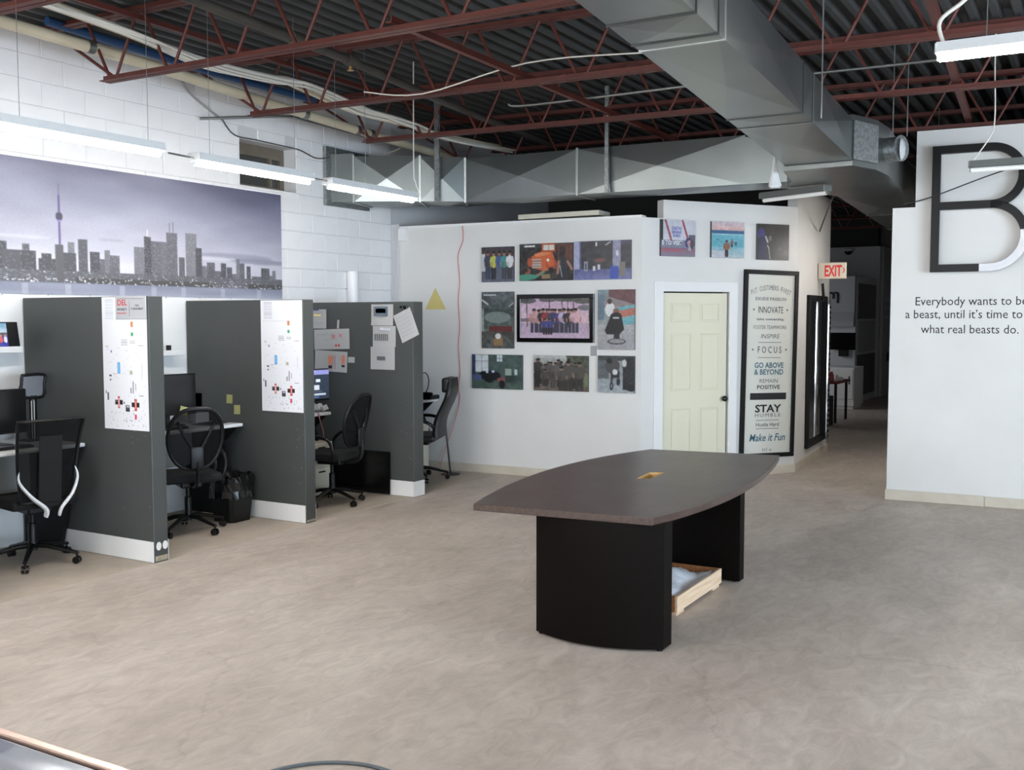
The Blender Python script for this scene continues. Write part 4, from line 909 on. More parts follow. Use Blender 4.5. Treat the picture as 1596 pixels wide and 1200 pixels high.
# ================================================================== CUBICLES
def partition(x0, x1, y0, label, white_front, stickers=False):
    t = thing('office_partition', label, 'partition', ((x0+x1)/2, (y0+7.6)/2, 0), 0, 'charcoal office partitions')
    O = T(-(x0+x1)/2, -(y0+7.6)/2, 0)
    b = bm_(); box(b, x0, x1, y0, 7.606, .0, 2.0, .004); o = obj('panel', b, GREYPAINT, t); o.data.transform(O)
    for xa, xb in ((x0-.006, x0), (x1, x1+.006)):
        b = bm_(); box(b, xa, xb, y0+.004, 7.6, .006, .162); o = obj('baseboard', b, TRIMW, t); o.data.transform(O)
    if white_front:
        b = bm_(); box(b, x0-.006, x1+.006, y0-.006, y0, .006, .162); o = obj('baseboard', b, TRIMW, t); o.data.transform(O)
    else:
        b = bm_(); box(b, x0+.01, x1-.01, y0-.002, y0, .012, .05 if stickers else .03); o = obj('worn_end', b, mat('bare_board', C(176, 168, 148), .7, noise=(30, C(140, 130, 110), 4, .2)), t); o.data.transform(O)
    if stickers:
        for k in (.3, .75):
            b = bm_(); lathe(b, [(.024, 0), (.024, .002)], 14); o = obj('round_sticker', b, PAPER, t); o.data.transform(T(x0+(x1-x0)*k, y0-.003, .125) @ Matrix.Rotation(R(90), 4, 'X') @ Matrix.Diagonal((1, 1.35, 1, 1))); o.data.transform(O)
    rg = random.Random(int(x0*10))
    b = bm_()
    for k in range(9):
        z = rg.uniform(.25, 1.0); y = y0+abs(rg.gauss(0, .12)); s = rg.uniform(.003, .006)
        box(b, x0-.0012, x0+.001, y, y+s, z, z+s*1.4)
    o = obj('paint_chips', b, MATS['bare_board'] if 'bare_board' in MATS else PAPER, t); o['kind'] = 'stuff'; o.data.transform(O)
    return t
mat('bare_board', C(176, 168, 148), .7, noise=(30, C(140, 130, 110), 4, .2))
partition(3.58, 3.71, 6.13, 'charcoal partition beyond the left edge of the picture', False)
partition(5.227, 5.36, 6.13, 'charcoal partition nearest the camera, with a grey name plate on its poster', False, True)
partition(6.93, 7.065, 6.145, 'middle charcoal partition, with a plain white poster and two yellow notes', False)
partition(8.507, 8.68, 6.09, 'far charcoal partition with hanging papers and a white foot', True)
def poster_img(sign):
    im = Img(110, 222, (236, 237, 242)); D = (70, 72, 80)
    if not sign:
        for k in range(14): im.rect(.08, .02+.011*k, .28, .025+.011*k, (196, 198, 206))
        im.rect(.05, .185, .8, .188, (210, 210, 220))
    else:
        for k in range(14): im.rect(.08, .02+.011*k, .26, .025+.011*k, (196, 206, 216))
    im.rect(.645, .185, .70, .225, (206, 130, 84)); im.rect(.65, .265, .70, .295, (46, 164, 110))
    for k in range(4): im.rect(.43, .322+.011*k, .56, .326+.011*k, (150, 150, 156)); im.rect(.62, .318+.012*k, .74, .322+.012*k, (156, 156, 162))
    im.rect(.8, .36, .92, .364, (150, 150, 156)); im.rect(.18, .40, .205, .42, (92, 84, 160)); im.rect(.06, .37, .14, .374, (150, 150, 156)); im.rect(.33, .49, .39, .575, (90, 168, 226)); im.rect(.345, .50, .375, .565, (120, 186, 232))
    im.rect(.14, .587, .19, .597, D); im.rect(.15, .615, .18, .632, (110, 110, 150)); im.rect(.22, .578, .32, .581, (200, 150, 160)); im.rect(.6, .55, .66, .58, (206, 200, 180)); im.rect(.62, .553, .632, .577, (150, 146, 130)); im.rect(.645, .553, .655, .577, (150, 146, 130))
    im.rect(.66, .63, .68, .72, (96, 96, 104)); im.rect(.61, .68, .635, .72, (140, 140, 146)); im.rect(.72, .65, .735, .70, (170, 170, 176)); im.rect(.87, .5, .88, .61, (186, 186, 192)); im.rect(.05, .705, .065, .73, D); im.rect(.085, .72, .115, .78, (96, 96, 104)); im.rect(.8, .735, .9, .739, (110, 110, 116))
    for cx, cy in ((.34, .795), (.715, .805)):
        im.rect(cx-.085, cy-.018, cx+.085, cy+.018, (34, 30, 32)); im.rect(cx-.026, cy-.045, cx+.026, cy+.045, (206, 52, 44)); im.rect(cx-.01, cy-.032, cx+.01, cy+.032, (232, 196, 196))
    im.rect(.495, .81, .585, .86, (40, 42, 48)); im.rect(.51, .815, .57, .828, (190, 196, 204)); im.rect(.695, .88, .735, .915, (214, 70, 110)); im.rect(.45, .79, .47, .80, D)
    rg = np.random.RandomState(3)
    for k in range(90):
        x, y = .05+.88*rg.rand(), .34+.64*rg.rand(); im.rect(x, y, x+.012+.03*rg.rand(), y+.005, (190, 190, 198), .6)
    for k in range(30):
        x, y = .05+.88*rg.rand(), .86+.12*rg.rand(); im.rect(x, y, x+.014, y+.008, (150, 150, 158))
    return im
def poster(x, yl, label, sign):
    F = frame((x, yl-.245, 1.495), (0, -1))
    t = thing('printed_poster', label, 'poster', M=F, group='tall white posters on partitions')
    b = bm_(); box(b, -.245, .245, -.5, .5, .0005, .004); obj('board', b, PAPER, t)
    print_plane('print', poster_img(sign), .49, 1.0, PRINT, t, T(0, 0, .005))
    return t
poster(5.226, 6.64, 'tall white poster with a diagram, half under a grey name plate', True)
poster(6.929, 6.645, 'tall white poster with a diagram and nothing over it', False)
t = thing('name_plate', 'grey plate with a red and black company logo at the top of the partition', 'sign', M=frame((5.22, 6.31, 1.918), (0, -1)))
b = bm_(); box(b, -.165, .165, -.088, .085, 0, .008, .002); obj('plate', b, mat('grey_plate', C(176, 178, 182), .45), t)
letter('DEL', -.09, .015, .042, REDINK, t, .0085, bold=.015, width=.105); letter('PROPERTY', -.09, -.025, .018, INK, t, .0085, bold=.01, width=.105); letter('MANAGEMENT', -.09, -.05, .012, REDINK, t, .0085, bold=.01, width=.105)
letter('IT DEPARTMENT', .075, -.018, .014, INK, t, .0085, bold=.02, width=.13); letter('HEAD', .075, .008, .012, INK, t, .0085, bold=.02, width=.04)
b = bm_(); box(b, -.145, .14, .062, .065, .008, .0088); box(b, -.012, -.009, -.07, .05, .008, .0088); obj('rule', b, GREYINK, t)

def desk(x0, x1, y0, label, yb=7.6):
    t = thing('office_desk', label, 'desk', ((x0+x1)/2, (y0+7.58)/2, 0), 0, 'white cubicle desks'); O = T(-(x0+x1)/2, -(y0+7.58)/2, 0)
    b = bm_(); box(b, x0, x1, y0, yb, .838, .87, .012, seg=2); o = obj('desktop', b, WHITELAM, t); o.data.transform(O)
    for x in (x0+.02, x1-.05):
        b = bm_(); prism(b, [(y0+.04, .838), (yb-.02, .838), (yb-.02, 0), (7.15, 0), (7.02, .45), (y0+.2, .70)], x, x+.03, M=Matrix(((0, 0, 1, 0), (1, 0, 0, 0), (0, 1, 0, 0), (0, 0, 0, 1)))); o = obj('leg', b, BLACKM, t); o.data.transform(O)
    b = bm_(); box(b, x0+.05, x1-.05, yb-.1, yb-.08, .45, .838); o = obj('modesty_panel', b, mat('grey_laminate', C(150, 150, 146), .5), t); o.data.transform(O)
    return t
desk(3.73, 5.218, 6.87, 'white desk in the cubicle at the left edge')
desk(5.372, 6.918, 6.88, 'white desk between the first and middle partitions')
desk(7.078, 8.2, 6.91, 'white desk between the middle and far partitions, covered in papers')
desk(8.70, 10.17, 6.92, 'dark shaded desk behind the far partition', 7.485)
# --- chairs; local +y is the way the sitter faces
def star_base(t, r=.31, m=BLACK, h=.40, rot=0.0, gas=True):
    for k in range(5):
        a = rot+2*PI*k/5; d = Vector((math.cos(a), math.sin(a), 0))
        b = bm_(); P = [d*.03+Vector((0, 0, .135)), d*.12+Vector((0, 0, .13)), d*r*.8+Vector((0, 0, .095)), d*(r+.01)+Vector((0, 0, .078))]
        tube(b, P, [.026, .024, .018, .016], 8, flat=.8); leg = obj('leg', b, m, t, True)
        b = bm_(); n = Vector((-d.y, d.x, 0)); c = d*r+Vector((0, 0, .027))
        for s in (-1, 1): tube(b, [c+n*s*.006, c+n*s*.024], .027, 14)
        tube(b, [d*r+Vector((0, 0, .03)), d*r+Vector((0, 0, .075))], .008, 6)
        obj('caster', b, BLACKG, leg, True)
    b = bm_(); lathe(b, [(.034, .10), (.036, .16), (.030, .17), (.030, .30), (.018, .305), (.018, h)], 14); obj('column', b, m, t, True)
def seat(t, z=.45, w=.48, d=.47, m=FABRIC):
    b = bm_(); box(b, -w/2, w/2, -d/2+.01, d/2+.01, z-.01, z+.065, .03, seg=3)
    obj('seat', b, m, t, True)
    b = bm_(); box(b, -.09, .09, -.14, .12, z-.06, z-.008, .012); obj('mechanism', b, BLACK, t)
    b = bm_(); tube(b, [(.05, 0, z-.04), (.25, .03, z-.05)], .006, 6); obj('lever', b, BLACK, t, True)
def chair_a(label, loc, rz, rot):
    t = thing('office_chair', label, 'chair', loc, rz); star_base(t, .335, BLACK, .42, rot); seat(t, .45)
    # tapered flat frame, mesh, spine and white V bracket
    def back(u, v):   # u -1..1, v 0..1 -> bent back surface
        w = .19+.05*v; z = .50+.60*v; y = -.255-.10*v**1.5+.05*(1-u*u)*-.6+.02*math.sin(v*PI)
        return Vector((u*w, y, z))
    b = bm_()
    ring_ = [back(-1+2*k/8, 1) for k in range(9)]+[back(1, 1-k/8) for k in range(1, 9)]+[back(1-2*k/8, 0) for k in range(1, 9)]+[back(-1, k/8) for k in range(1, 8)]
    tube(b, ring_, .018, 8, True, flat=.7); obj('back_frame', b, BLACK, t, True)
    b = bm_(); N = 10; g = [[b.verts.new(back(-1+2*i/N, j/N)) for i in range(N+1)] for j in range(N+1)]
    for j in range(N):
        for i in range(N): b.faces.new((g[j][i], g[j][i+1], g[j+1][i+1], g[j+1][i]))
    obj('mesh_back', b, MESHF, t, True)
    b = bm_(); box(b, -.085, .085, -.30, -.285, .46, .99, .006); M_ = Matrix.Rotation(R(6), 4, 'X')
    for v in b.verts: v.co.y -= (v.co.z-.5)*.10
    obj('spine_pad', b, FABRIC, t)
    for s in (-1, 1):
        b = bm_(); tube(b, smooth_path([(s*.205, -.27, .74), (s*.215, -.29, .66), (s*.15, -.335, .55), (s*.06, -.355, .46), (s*.05, -.33, .40)], 5), [.004, .006, .009, .011, .013, .014, .016, .017, .018, .019, .02, .021, .022, .022, .022, .022, .022, .022, .022, .021, .02], 8, flat=.6)
        obj('white_bracket', b, mat('white_plastic', C(222, 224, 226), .35), t, True)
    return t
def chair_b(label, loc, rz, rot, arms=True, wide=.225):
    t = thing('office_chair', label, 'chair', loc, rz); star_base(t, .315, BLACK, .42, rot); seat(t, .455)
    def back(a):
        ca, sa = math.cos(a), math.sin(a)
        z = .83+.26*sa; x = wide*abs(ca)**.75*(1 if ca > 0 else -1)*(1+.06*sa); return Vector((x, -.24-.12*((z-.57)/.5)-.05*(1-(x/.23)**2)+.03, z))
    P = [back(2*PI*k/36) for k in range(36)]
    b = bm_(); tube(b, P, .017, 8, True); obj('back_frame', b, BLACK, t, True)
    b = bm_(); c = sum(P, Vector())/36+Vector((0, -.03, 0)); inner = [p*.55+c*.45+Vector((0, -.006, 0)) for p in P]
    v0 = [b.verts.new(p) for p in P]; v1 = [b.verts.new(p) for p in inner]; vc = b.verts.new(c+Vector((0, -.008, 0)))
    for k in range(36):
        b.faces.new((v0[k], v0[(k+1) % 36], v1[(k+1) % 36], v1[k])); b.faces.new((v1[k], v1[(k+1) % 36], vc))
    obj('mesh_back', b, MESHF, t, True)
    b = bm_()
    for s in (-1, 1): tube(b, smooth_path([(s*.155, -.315, .98), (s*.10, -.325, .86), (s*.035, -.33, .75), (0, -.325, .66)], 4), .014, 8)
    obj('back_brace', b, BLACK, t, True)
    b = bm_(); box(b, -.055, .055, -.345, -.31, .58, .77, .02, seg=2); tube(b, smooth_path([(0, -.325, .64), (0, -.33, .50), (0, -.25, .43), (0, -.1, .425)], 4), .024, 8, flat=.6); obj('back_post', b, BLACK, t, True)
    if arms:
        for s in (-1, 1):
            b = bm_(); tube(b, smooth_path([(s*.20, .10, .47), (s*.27, .12, .50), (s*.285, .14, .60), (s*.285, .02, .69), (s*.285, -.12, .66), (s*.28, -.17, .56), (s*.24, -.16, .47), (s*.18, -.14, .455)], 5), .015, 8); obj('armrest', b, BLACK, t, True)
    return t
def chair_c(label, loc, rz, rot):
    t = thing('office_chair', label, 'chair', loc, rz); star_base(t, .33, BLACK, .42, rot); seat(t, .46, .52, .50, LEATHER)
    b = bm_(); N = 12; rows = []
    for j in range(N+1):
        v = j/N; z = .50+.66*v; w = .24*(1-.25*max(0, v-.75)/.25) if v > .75 else .24-.02*math.sin(v*PI*1.3); y = -.25-.15*v+.03*math.sin(v*PI*2); th = .075-.02*v
        rows.append([b.verts.new((w*math.cos(2*PI*k/20), y+th*(abs(math.sin(2*PI*k/20))**.6)*(1 if math.sin(2*PI*k/20) > 0 else -1)*.8, z)) for k in range(20)])
    for A, B in zip(rows, rows[1:]):
        for k in range(20): b.faces.new((A[k], A[(k+1) % 20], B[(k+1) % 20], B[k]))
    b.faces.new(rows[0]); b.faces.new(rows[-1]); obj('backrest', b, LEATHER, t, True)
    b = bm_(); box(b, -.19, .19, -.40, -.31, 1.0, 1.165, .03, seg=3); obj('headrest', b, LEATHER, t, True)
    for s in (-1, 1):
        b = bm_(); tube(b, smooth_path([(s*.24, .14, .47), (s*.29, .16, .52), (s*.30, .12, .68), (s*.30, -.08, .70), (s*.29, -.2, .66), (s*.25, -.23, .62)], 5), .02, 8, flat=.8); obj('armrest', b, BLACK, t, True)
    return t
chair_a('black mesh office chair with a white lower back bracket at the left edge', (4.78, 6.93, .004), R(80-90), R(-52))
chair_b('black office chair with an oval mesh back beside the waste bin', (6.17, 6.80, .004), R(62-90), R(-62))
chair_b('black office chair with looped armrests in front of the far partition', (7.83, 6.60, .004), R(100-90), R(-110))
chair_c('padded dark leather high-back office chair behind the far partition', (9.50, 6.74, .004), R(112-90), R(-80))
# --- things on the desks
def monitor(label, x, y, rz, w, h, zb, img=None, zd=.87):
    """screen faces local -y; base centre at x, y on the desk"""
    t = thing('computer_monitor', label, 'monitor', (x, y, zd), rz)
    b = bm_(); box(b, -w/2, w/2, -.02, .025, zb-zd, zb-zd+h, .006); obj('screen_case', b, BLACK, t)
    if img is not None: print_plane('screen', img, w-.02, h-.03, SCREEN, t, frame((0, -.0215, zb-zd+h/2+.004), (1, 0)))
    else:
        b = bm_(); box(b, -w/2+.01, w/2-.01, -.0215, -.019, zb-zd+.016, zb-zd+h-.01); obj('screen', b, BLACKG, t)
    b = bm_(); box(b, -.03, .03, .01, .04, .01, zb-zd+h*.5); obj('stand', b, BLACK, t)
    b = bm_(); box(b, -.12, .12, -.09, .09, 0, .014, .005); obj('foot', b, BLACK, t)
    return t
monitor('black computer monitor on the desk at the left edge', 4.70, 7.26, 0, .56, .34, .955)
monitor('black computer monitor on the desk behind the oval chair', 6.36, 7.24, R(-6), .58, .37, .965)
sc_ = Img(70, 60, (52, 62, 76)); sc_.rect(0, 0, 1, .17, (150, 150, 206)); sc_.rect(.28, .02, .6, .08, (180, 180, 224)); sc_.rect(.62, .32, .74, .42, (225, 228, 234)); sc_.rect(.44, .52, .72, .68, (222, 224, 232)); sc_.rect(.3, .8, .9, .86, (206, 212, 226)); sc_.rect(.3, .9, .7, .95, (90, 120, 170)); sc_.ell(.38, .47, .03, .035, (220, 222, 230)); sc_.rect(.3, .74, .8, .755, (110, 122, 140)); sc_.noise(20, .05, 3)
monitor('lit computer monitor showing a dark page with a lilac bar', 8.215, 7.20, R(-4), .52, .335, .965, sc_)
monitor('black computer monitor seen edge-on behind the far partition', 9.85, 7.07, R(6), .46, .33, .915)
t = thing('document_holder', 'black framed grey mesh stand beside the first monitor', 'stand', (5.10, 7.34, .87))
b = bm_(); P = [(-.085, 0, .52), (.105, 0, .52), (.105, .0, .45), (.075, -.02, .345), (-.125, -.02, .36), (-.10, -.01, .44)]
tube(b, smooth_path([Vector(p)-Vector((0, 0, .0)) for p in P+[P[0]]], 3)[:-1], .012, 8, True); obj('frame', b, BLACK, t, True)
b = bm_(); vs = [b.verts.new(Vector(p)+Vector((0, .004, 0))) for p in P]; b.faces.new(vs); obj('mesh_panel', b, mat('grey_translucent_mesh', C(120, 122, 130), .5, alpha=.85), t)
b = bm_(); tube(b, [(0, .0, .01), (0, 0, .36)], .03, 8); box(b, -.09, .09, -.07, .07, 0, .015, .004); obj('post', b, BLACK, t, True)
b = bm_(); tube(b, [(-.03, -.03, .02), (-.035, -.035, .32)], .003, 5); tube(b, [(-.015, -.035, .02), (-.01, -.035, .32)], .003, 5); obj('thin_cord', b, CABLEW, t)
def keyboard(label, x, y, rz):
    t = thing('keyboard', label, 'keyboard', (x, y, .87), rz)
    b = bm_(); box(b, -.22, .22, -.065, .065, 0, .018, .004); obj('body', b, BLACK, t)
    b = bm_()
    for r in range(4):
        for c in range(14): box(b, -.205+.0295*c, -.180+.0295*c, -.052+.027*r, -.029+.027*r, .018, .023)
    o = obj('keys', b, BLACKG, t); o['kind'] = 'stuff'
keyboard('black keyboard on the left edge desk', 4.62, 7.02, 0); keyboard('black keyboard on the desk behind the oval chair', 6.12, 7.03, R(-5))
def sheet(name, F, w, h, label, cat, m=PAPER, curl=0.0, rot=0.0, parts=None, shape=None, group=None):
    t = thing(name, label, cat, M=F @ Matrix.Rotation(rot, 4, 'Z'), group=group)
    b = bm_(); N = 6; M2 = 4; g = []
    for j in range(M2+1):
        g.append([b.verts.new((-w/2+w*i/N, h/2-h*j/M2, .002+curl*((i/N)**3)+curl*.5*(j/M2)**2)) for i in range(N+1)])
    for j in range(M2):
        for i in range(N): b.faces.new((g[j][i], g[j+1][i], g[j+1][i+1], g[j][i+1]))
    r = bmesh.ops.solidify(b, geom=b.faces[:], thickness=.0015)
    obj('sheet', b, m, t)
    return t
YEL = mat('yellow_note', C(238, 234, 168), .7)
F2 = lambda y, z, x=6.929: frame((x, y, z), (0, -1))
sheet('sticky_note', F2(7.052, 1.085), .085, .082, 'upper yellow sticky note on the middle partition', 'note', YEL, .008, group='yellow notes on the middle partition')
sheet('sticky_note', F2(6.955, .99), .09, .085, 'lower yellow sticky note on the middle partition', 'note', YEL, .012, .05, group='yellow notes on the middle partition')
sheet('note_paper', F2(7.48, 1.05), .12, .15, 'white paper taped to the middle partition beside the black monitor', 'paper', PAPER)
def marks(t, items, z=.004):
    for (x0, x1, y0, y1, m) in items:
        b = bm_(); box(b, x0, x1, y0, y1, z-.001, z); obj('printed_mark', b, m, t)
OR = mat('orange_ink', C(214, 128, 96), .6); SLATE = mat('slate_ink', C(96, 108, 120), .6); LG = mat('light_ink', C(196, 198, 206), .6); PINKI = mat('pink_ink', C(206, 110, 120), .6); NAVY = mat('navy_ink', C(52, 74, 150), .6)
F3 = lambda y, z, n=0: frame((8.505-.002*n, y, z), (0, -1))
GPp = 'papers pinned on the far partition'
t = sheet('pinned_paper', F3(6.465, 1.866, 3), .29, .218, 'paper with a slate grey picture, topmost of the hanging column', 'paper', PAPER, .012, group=GPp); marks(t, [(-.105, .075, -.01, .085, SLATE), (-.08, .05, .02, .065, PAPER), (-.1, -.06, -.095, -.09, LG)], .016)
t = sheet('pinned_paper', F3(6.445, 1.645, 2), .30, .215, 'paper with two rows of small dark figures, middle of the hanging column', 'paper', PAPER, .008, group=GPp)
marks(t, [(-.12+.026*k, -.106+.026*k, y, y+.035, GREYINK) for k in range(7) for y in (-.045, -.01)]+[(-.05, .08, .06, .09, LG)], .012)
t = sheet('pinned_paper', F3(6.47, 1.42, 1), .315, .235, 'paper with one small grey block, lowest of the hanging column', 'paper', PAPER, .006, group=GPp); marks(t, [(-.07, .035, -.02, .018, GREYINK), (-.12, .1, .055, .06, LG)], .010)
t = sheet('pinned_paper', F3(6.165, 1.762, 2), .235, .30, 'crooked paper with a faint table, clipped near the partition edge', 'paper', PAPER, .01, R(23), group=GPp); marks(t, [(-.09, .09, -.10+.04*k, -.097+.04*k, LG) for k in range(6)]+[(-.09+.036*k, -.088+.036*k, -.1, .1, LG) for k in range(6)], .014)
b = bm_(); box(b, -.05, -.01, -.012, .014, 0, .02, .004); box(b, .0, .04, -.018, .012, 0, .02, .004); tag(obj('binder_clip', b, BLACKG, M=F3(6.19, 1.945, 1)), 'black binder clip holding the crooked paper', 'clip')
t = sheet('pinned_paper', F3(7.30, 1.825, 3), .19, .205, 'paper with a blue corner and yellow lines beside the middle partition', 'paper', PAPER, .008, group=GPp); marks(t, [(-.09, -.01, .09, .102, NAVY), (-.08, .02, .03, .05, mat('pale_yellow_ink', C(236, 214, 150), .6)), (-.08, .05, -.05, -.045, LG)], .012)
t = sheet('pinned_paper', F3(7.14, 1.61, 2), .49, .215, 'wide paper with small red marks beside the middle partition', 'paper', PAPER, .01, .03, group=GPp); marks(t, [(.01, .045, .01, .045, PINKI), (.11, .14, .02, .05, PINKI), (.05, .07, -.08, -.055, REDINK), (.09, .11, -.08, -.055, REDINK), (-.1, .0, -.01, -.006, LG), (-.2, -.02, .05, .055, LG)], .014)
t = sheet('pinned_paper', F3(7.155, 1.375, 1), .45, .22, 'wide paper with orange columns beside the middle partition', 'paper', PAPER, .01, -.03, group=GPp); marks(t, [(-.03, .02, -.03, .06, OR), (-.03, .02, -.075, -.045, INK), (.15, .19, -.02, .07, OR), (.15, .19, -.055, -.03, INK), (.06, .065, -.08, .07, PINKI)], .014)
sheet('note_paper', F3(6.88, 1.395, 1), .095, .06, 'small torn paper scrap on the far partition', 'paper', PAPER, .006)
sheet('note_paper', F3(7.055, 1.77, 1), .03, .09, 'thin white tape strip above the wide pinned paper', 'paper', PAPER, .002, -.08)
def flat_sheet(label, x, y, rz, w, h, m=PAPER, z=.871, bumpy=.0, cat='paper', name='loose_paper'):
    t = thing(name, label, cat, (x, y, z), rz); rgx = random.Random(label)
    b = bm_(); N = 5; g = [[b.verts.new((-w/2+w*i/N, -h/2+h*j/N, .001+(rgx.random()*bumpy if 0 < 1 else 0))) for i in range(N+1)] for j in range(N+1)]
    for j in range(N):
        for i in range(N): b.faces.new((g[j][i], g[j][i+1], g[j+1][i+1], g[j+1][i]))
    bmesh.ops.solidify(b, geom=b.faces[:], thickness=.001); obj('sheet', b, m, t); return t
flat_sheet('white papers lying on the desk behind the oval chair', 6.72, 7.1, .2, .30, .22); flat_sheet('small white pad at the back of the desk behind the oval chair', 6.78, 7.32, .3, .16, .12, z=.873)
flat_sheet('crumpled white newspaper heaped on the papered desk', 8.07, 6.995, .1, .22, .15, bumpy=.10, z=.872); flat_sheet('lilac leaflet at the edge of the papered desk', 7.78, 6.98, -.1, .2, .12, mat('lilac_paper', C(196, 186, 204), .6), bumpy=.03, z=.876); flat_sheet('white papers lying on the left edge desk', 4.3, 7.0, .1, .3, .22)
b = bm_(); box(b, 7.12, 8.06, 6.903, 6.909, .80, .872); 
rgc = random.Random(2)
for k, (nm, c) in enumerate((('red', (178, 46, 48)), ('yellow', (206, 176, 70)), ('dark red', (120, 36, 40)), ('green', (96, 110, 60)), ('orange', (210, 120, 70)))):
    t = thing('snack_box', '%s snack packet in front of the lit monitor' % nm, 'packet', (7.72+.07*k, 7.12-.02*(k % 2), .871), .1*k)
    bb = bm_(); box(bb, -.03, .03, -.02, .02, 0, .075+.01*(k % 3), .006); obj('packet', bb, mat('packet_'+nm.replace(' ', '_'), C(*c), .45), t)
    bb = bm_(); box(bb, -.022, .022, -.0212, -.02, .02, .05); obj('packet_label', bb, PAPER, t)
b.free()
sheet('sticky_note', frame((6.50, 7.20, 1.0), (1, 0)), .085, .08, 'yellow sticky note on the bottom of the black monitor', 'note', YEL, .01, -.3)
b = bm_(); box(b, 6.70, 6.86, 7.25, 7.36, .87, .96, .008); tag(obj('white_box', b, mat('white_card', C(220, 222, 224), .5)), 'small white box at the back of the desk behind the oval chair', 'box')
t = thing('desk_phone', 'dark desk phone with pale keys behind the far partition', 'phone', (10.06, 6.98, .87), .0)
b = bm_(); box(b, -.09, .09, -.1, .1, 0, .05, .01); obj('body', b, BLACK, t); b = bm_(); box(b, -.08, -.03, -.09, .09, .05, .085, .012); obj('handset', b, BLACKG, t); b = bm_(); box(b, -.01, .07, -.07, .06, .05, .056); obj('keypad', b, mat('pale_keys', C(176, 190, 198), .5), t)
run('monitor_cable', [(9.98, 7.05, 1.16), (10.08, 7.04, 1.18), (10.12, 7.02, 1.1), (10.06, 7.0, .98), (10.1, 7.1, .9)], .006, BLACKM, 'black cable looping beside the edge-on monitor', 'cable', 6)
# --- wall shelves
def shelf(label, x0, x1, z):
    t = thing('wall_shelf', label, 'shelf', ((x0+x1)/2, 7.618, z)); w = x1-x0
    b = bm_(); box(b, -w/2, w/2, -.15, 0, 0, .03, .003); obj('board', b, WHITELAM, t); b = bm_(); box(b, -w/2, w/2, -.15, -.138, .03, .05); obj('lip', b, WHITELAM, t)
    return t
shelf('white wall shelf holding a colour photograph at the left edge', 4.35, 5.12, 1.565); shelf('white wall shelf with small items behind the oval chair', 6.2, 6.78, 1.49)
gp = Img(60, 48, (150, 196, 220)); gp.grad(0, .4, (120, 170, 205), (190, 205, 210)); gp.rect(0, .4, 1, .55, (80, 80, 90)); gp.rect(0, .55, 1, 1, (60, 60, 150)); gp.noise(14, .2, 3)
for k in range(7): gp.ell(.08+.14*k, .68, .055, .14, (216, 96, 90) if k % 2 else (225, 225, 228)); gp.ell(.08+.14*k, .52, .03, .05, (190, 140, 120))
t = thing('framed_photo', 'small colour team photograph in a black frame on the left shelf', 'photograph', M=frame((4.95, 7.52, 1.70), (1, 0)) @ Matrix.Rotation(R(-10), 4, 'X'))
b = bm_(); box(b, -.2, .175, -.10, .11, -.01, .0, .003); obj('frame', b, BLACK, t); print_plane('print', gp, .27, .19, PRINT, t, T(-.06, .005, .001))
b = bm_(); lathe(b, [(.022, 0), (.024, .06), (.02, .065)], 10); tag(obj('shelf_figure', b, BLACKM, None, True, M=T(6.66, 7.55, 1.52)), 'tiny dark object on the shelf behind the oval chair', 'ornament')
b = bm_(); box(b, 0, .2, 0, .13, .001, .03); tag(obj('wall_box', b, TRIMW, M=frame((6.45, 7.618, 1.3), (1, 0))), 'white cable box on the wall above the black monitor', 'box')
# white upright tube against the block wall
b = bm_(); tube(b, [(9.38, 7.56, 0.0), (9.38, 7.56, 2.37)], .065, 16); tag(obj('white_tube', b, mat('bright_white_tube', C(240, 240, 242), .4), None, True), 'bright white upright tube standing against the block wall', 'tube')
# --- on the cubicle floor
t = thing('waste_bin', 'black waste bin lined with a black plastic bag beside the middle partition', 'bin', (6.72, 6.84, .004))
b = bm_(); vs0 = [(-.10, -.13), (.10, -.13), (.13, -.10), (.13, .10), (.10, .13), (-.10, .13), (-.13, .10), (-.13, -.10)]
a0 = [b.verts.new((x*.95, y*.95, 0)) for x, y in vs0]; a1 = [b.verts.new((x*1.25, y*1.25, .40)) for x, y in vs0]
b.faces.new(a0)
for i in range(8): b.faces.new((a0[i], a0[(i+1) % 8], a1[(i+1) % 8], a1[i]))
obj('bin', b, BLACK, t)
b = bm_(); rgb = random.Random(9); N = 40; rows = []
for j, (s, z) in enumerate(((1.0, .37), (1.2, .405), (1.33, .42), (1.36, .36), (1.33, .28), (1.36, .22))):
    rows.append([b.verts.new(((.13*s*1.0)*math.cos(2*PI*k/N)*(1+.12*abs(math.sin(4*PI*k/N)))+rgb.uniform(-.008, .008), .13*s*math.sin(2*PI*k/N)*(1+.12*abs(math.sin(4*PI*k/N)))+rgb.uniform(-.008, .008), z+rgb.uniform(-.012, .012))) for k in range(N)])
for A, B in zip(rows, rows[1:]):
    for k in range(N): b.faces.new((A[k], A[(k+1) % N], B[(k+1) % N], B[k]))
obj('bin_liner', b, mat('shiny_black_bag', C(14, 14, 15), .16), t)
FILE = mat('cream_metal', C(206, 200, 182), .45)
def pedestal(label, x, y, w, d, h, rz=0):
    t = thing('filing_pedestal', label, 'cabinet', (x, y, .004), rz)
    b = bm_(); box(b, -w/2, w/2, -d/2+.016, d/2, .03, h, .004); obj('body', b, FILE, t)
    for k, (z0, z1) in enumerate(((.035, h*.55), (h*.56, h-.005))):
        b = bm_(); box(b, -w/2+.005, w/2-.005, -d/2, -d/2+.016, z0, z1, .003); dr = obj('drawer', b, FILE, t)
        b = bm_(); box(b, -.05, .05, -d/2-.004, -d/2, z1-.05, z1-.035); obj('handle', b, BLACK, dr)
    b = bm_(); box(b, -w/2+.03, w/2-.03, -d/2+.05, d/2-.05, 0, .03); obj('plinth', b, BLACKM, t)
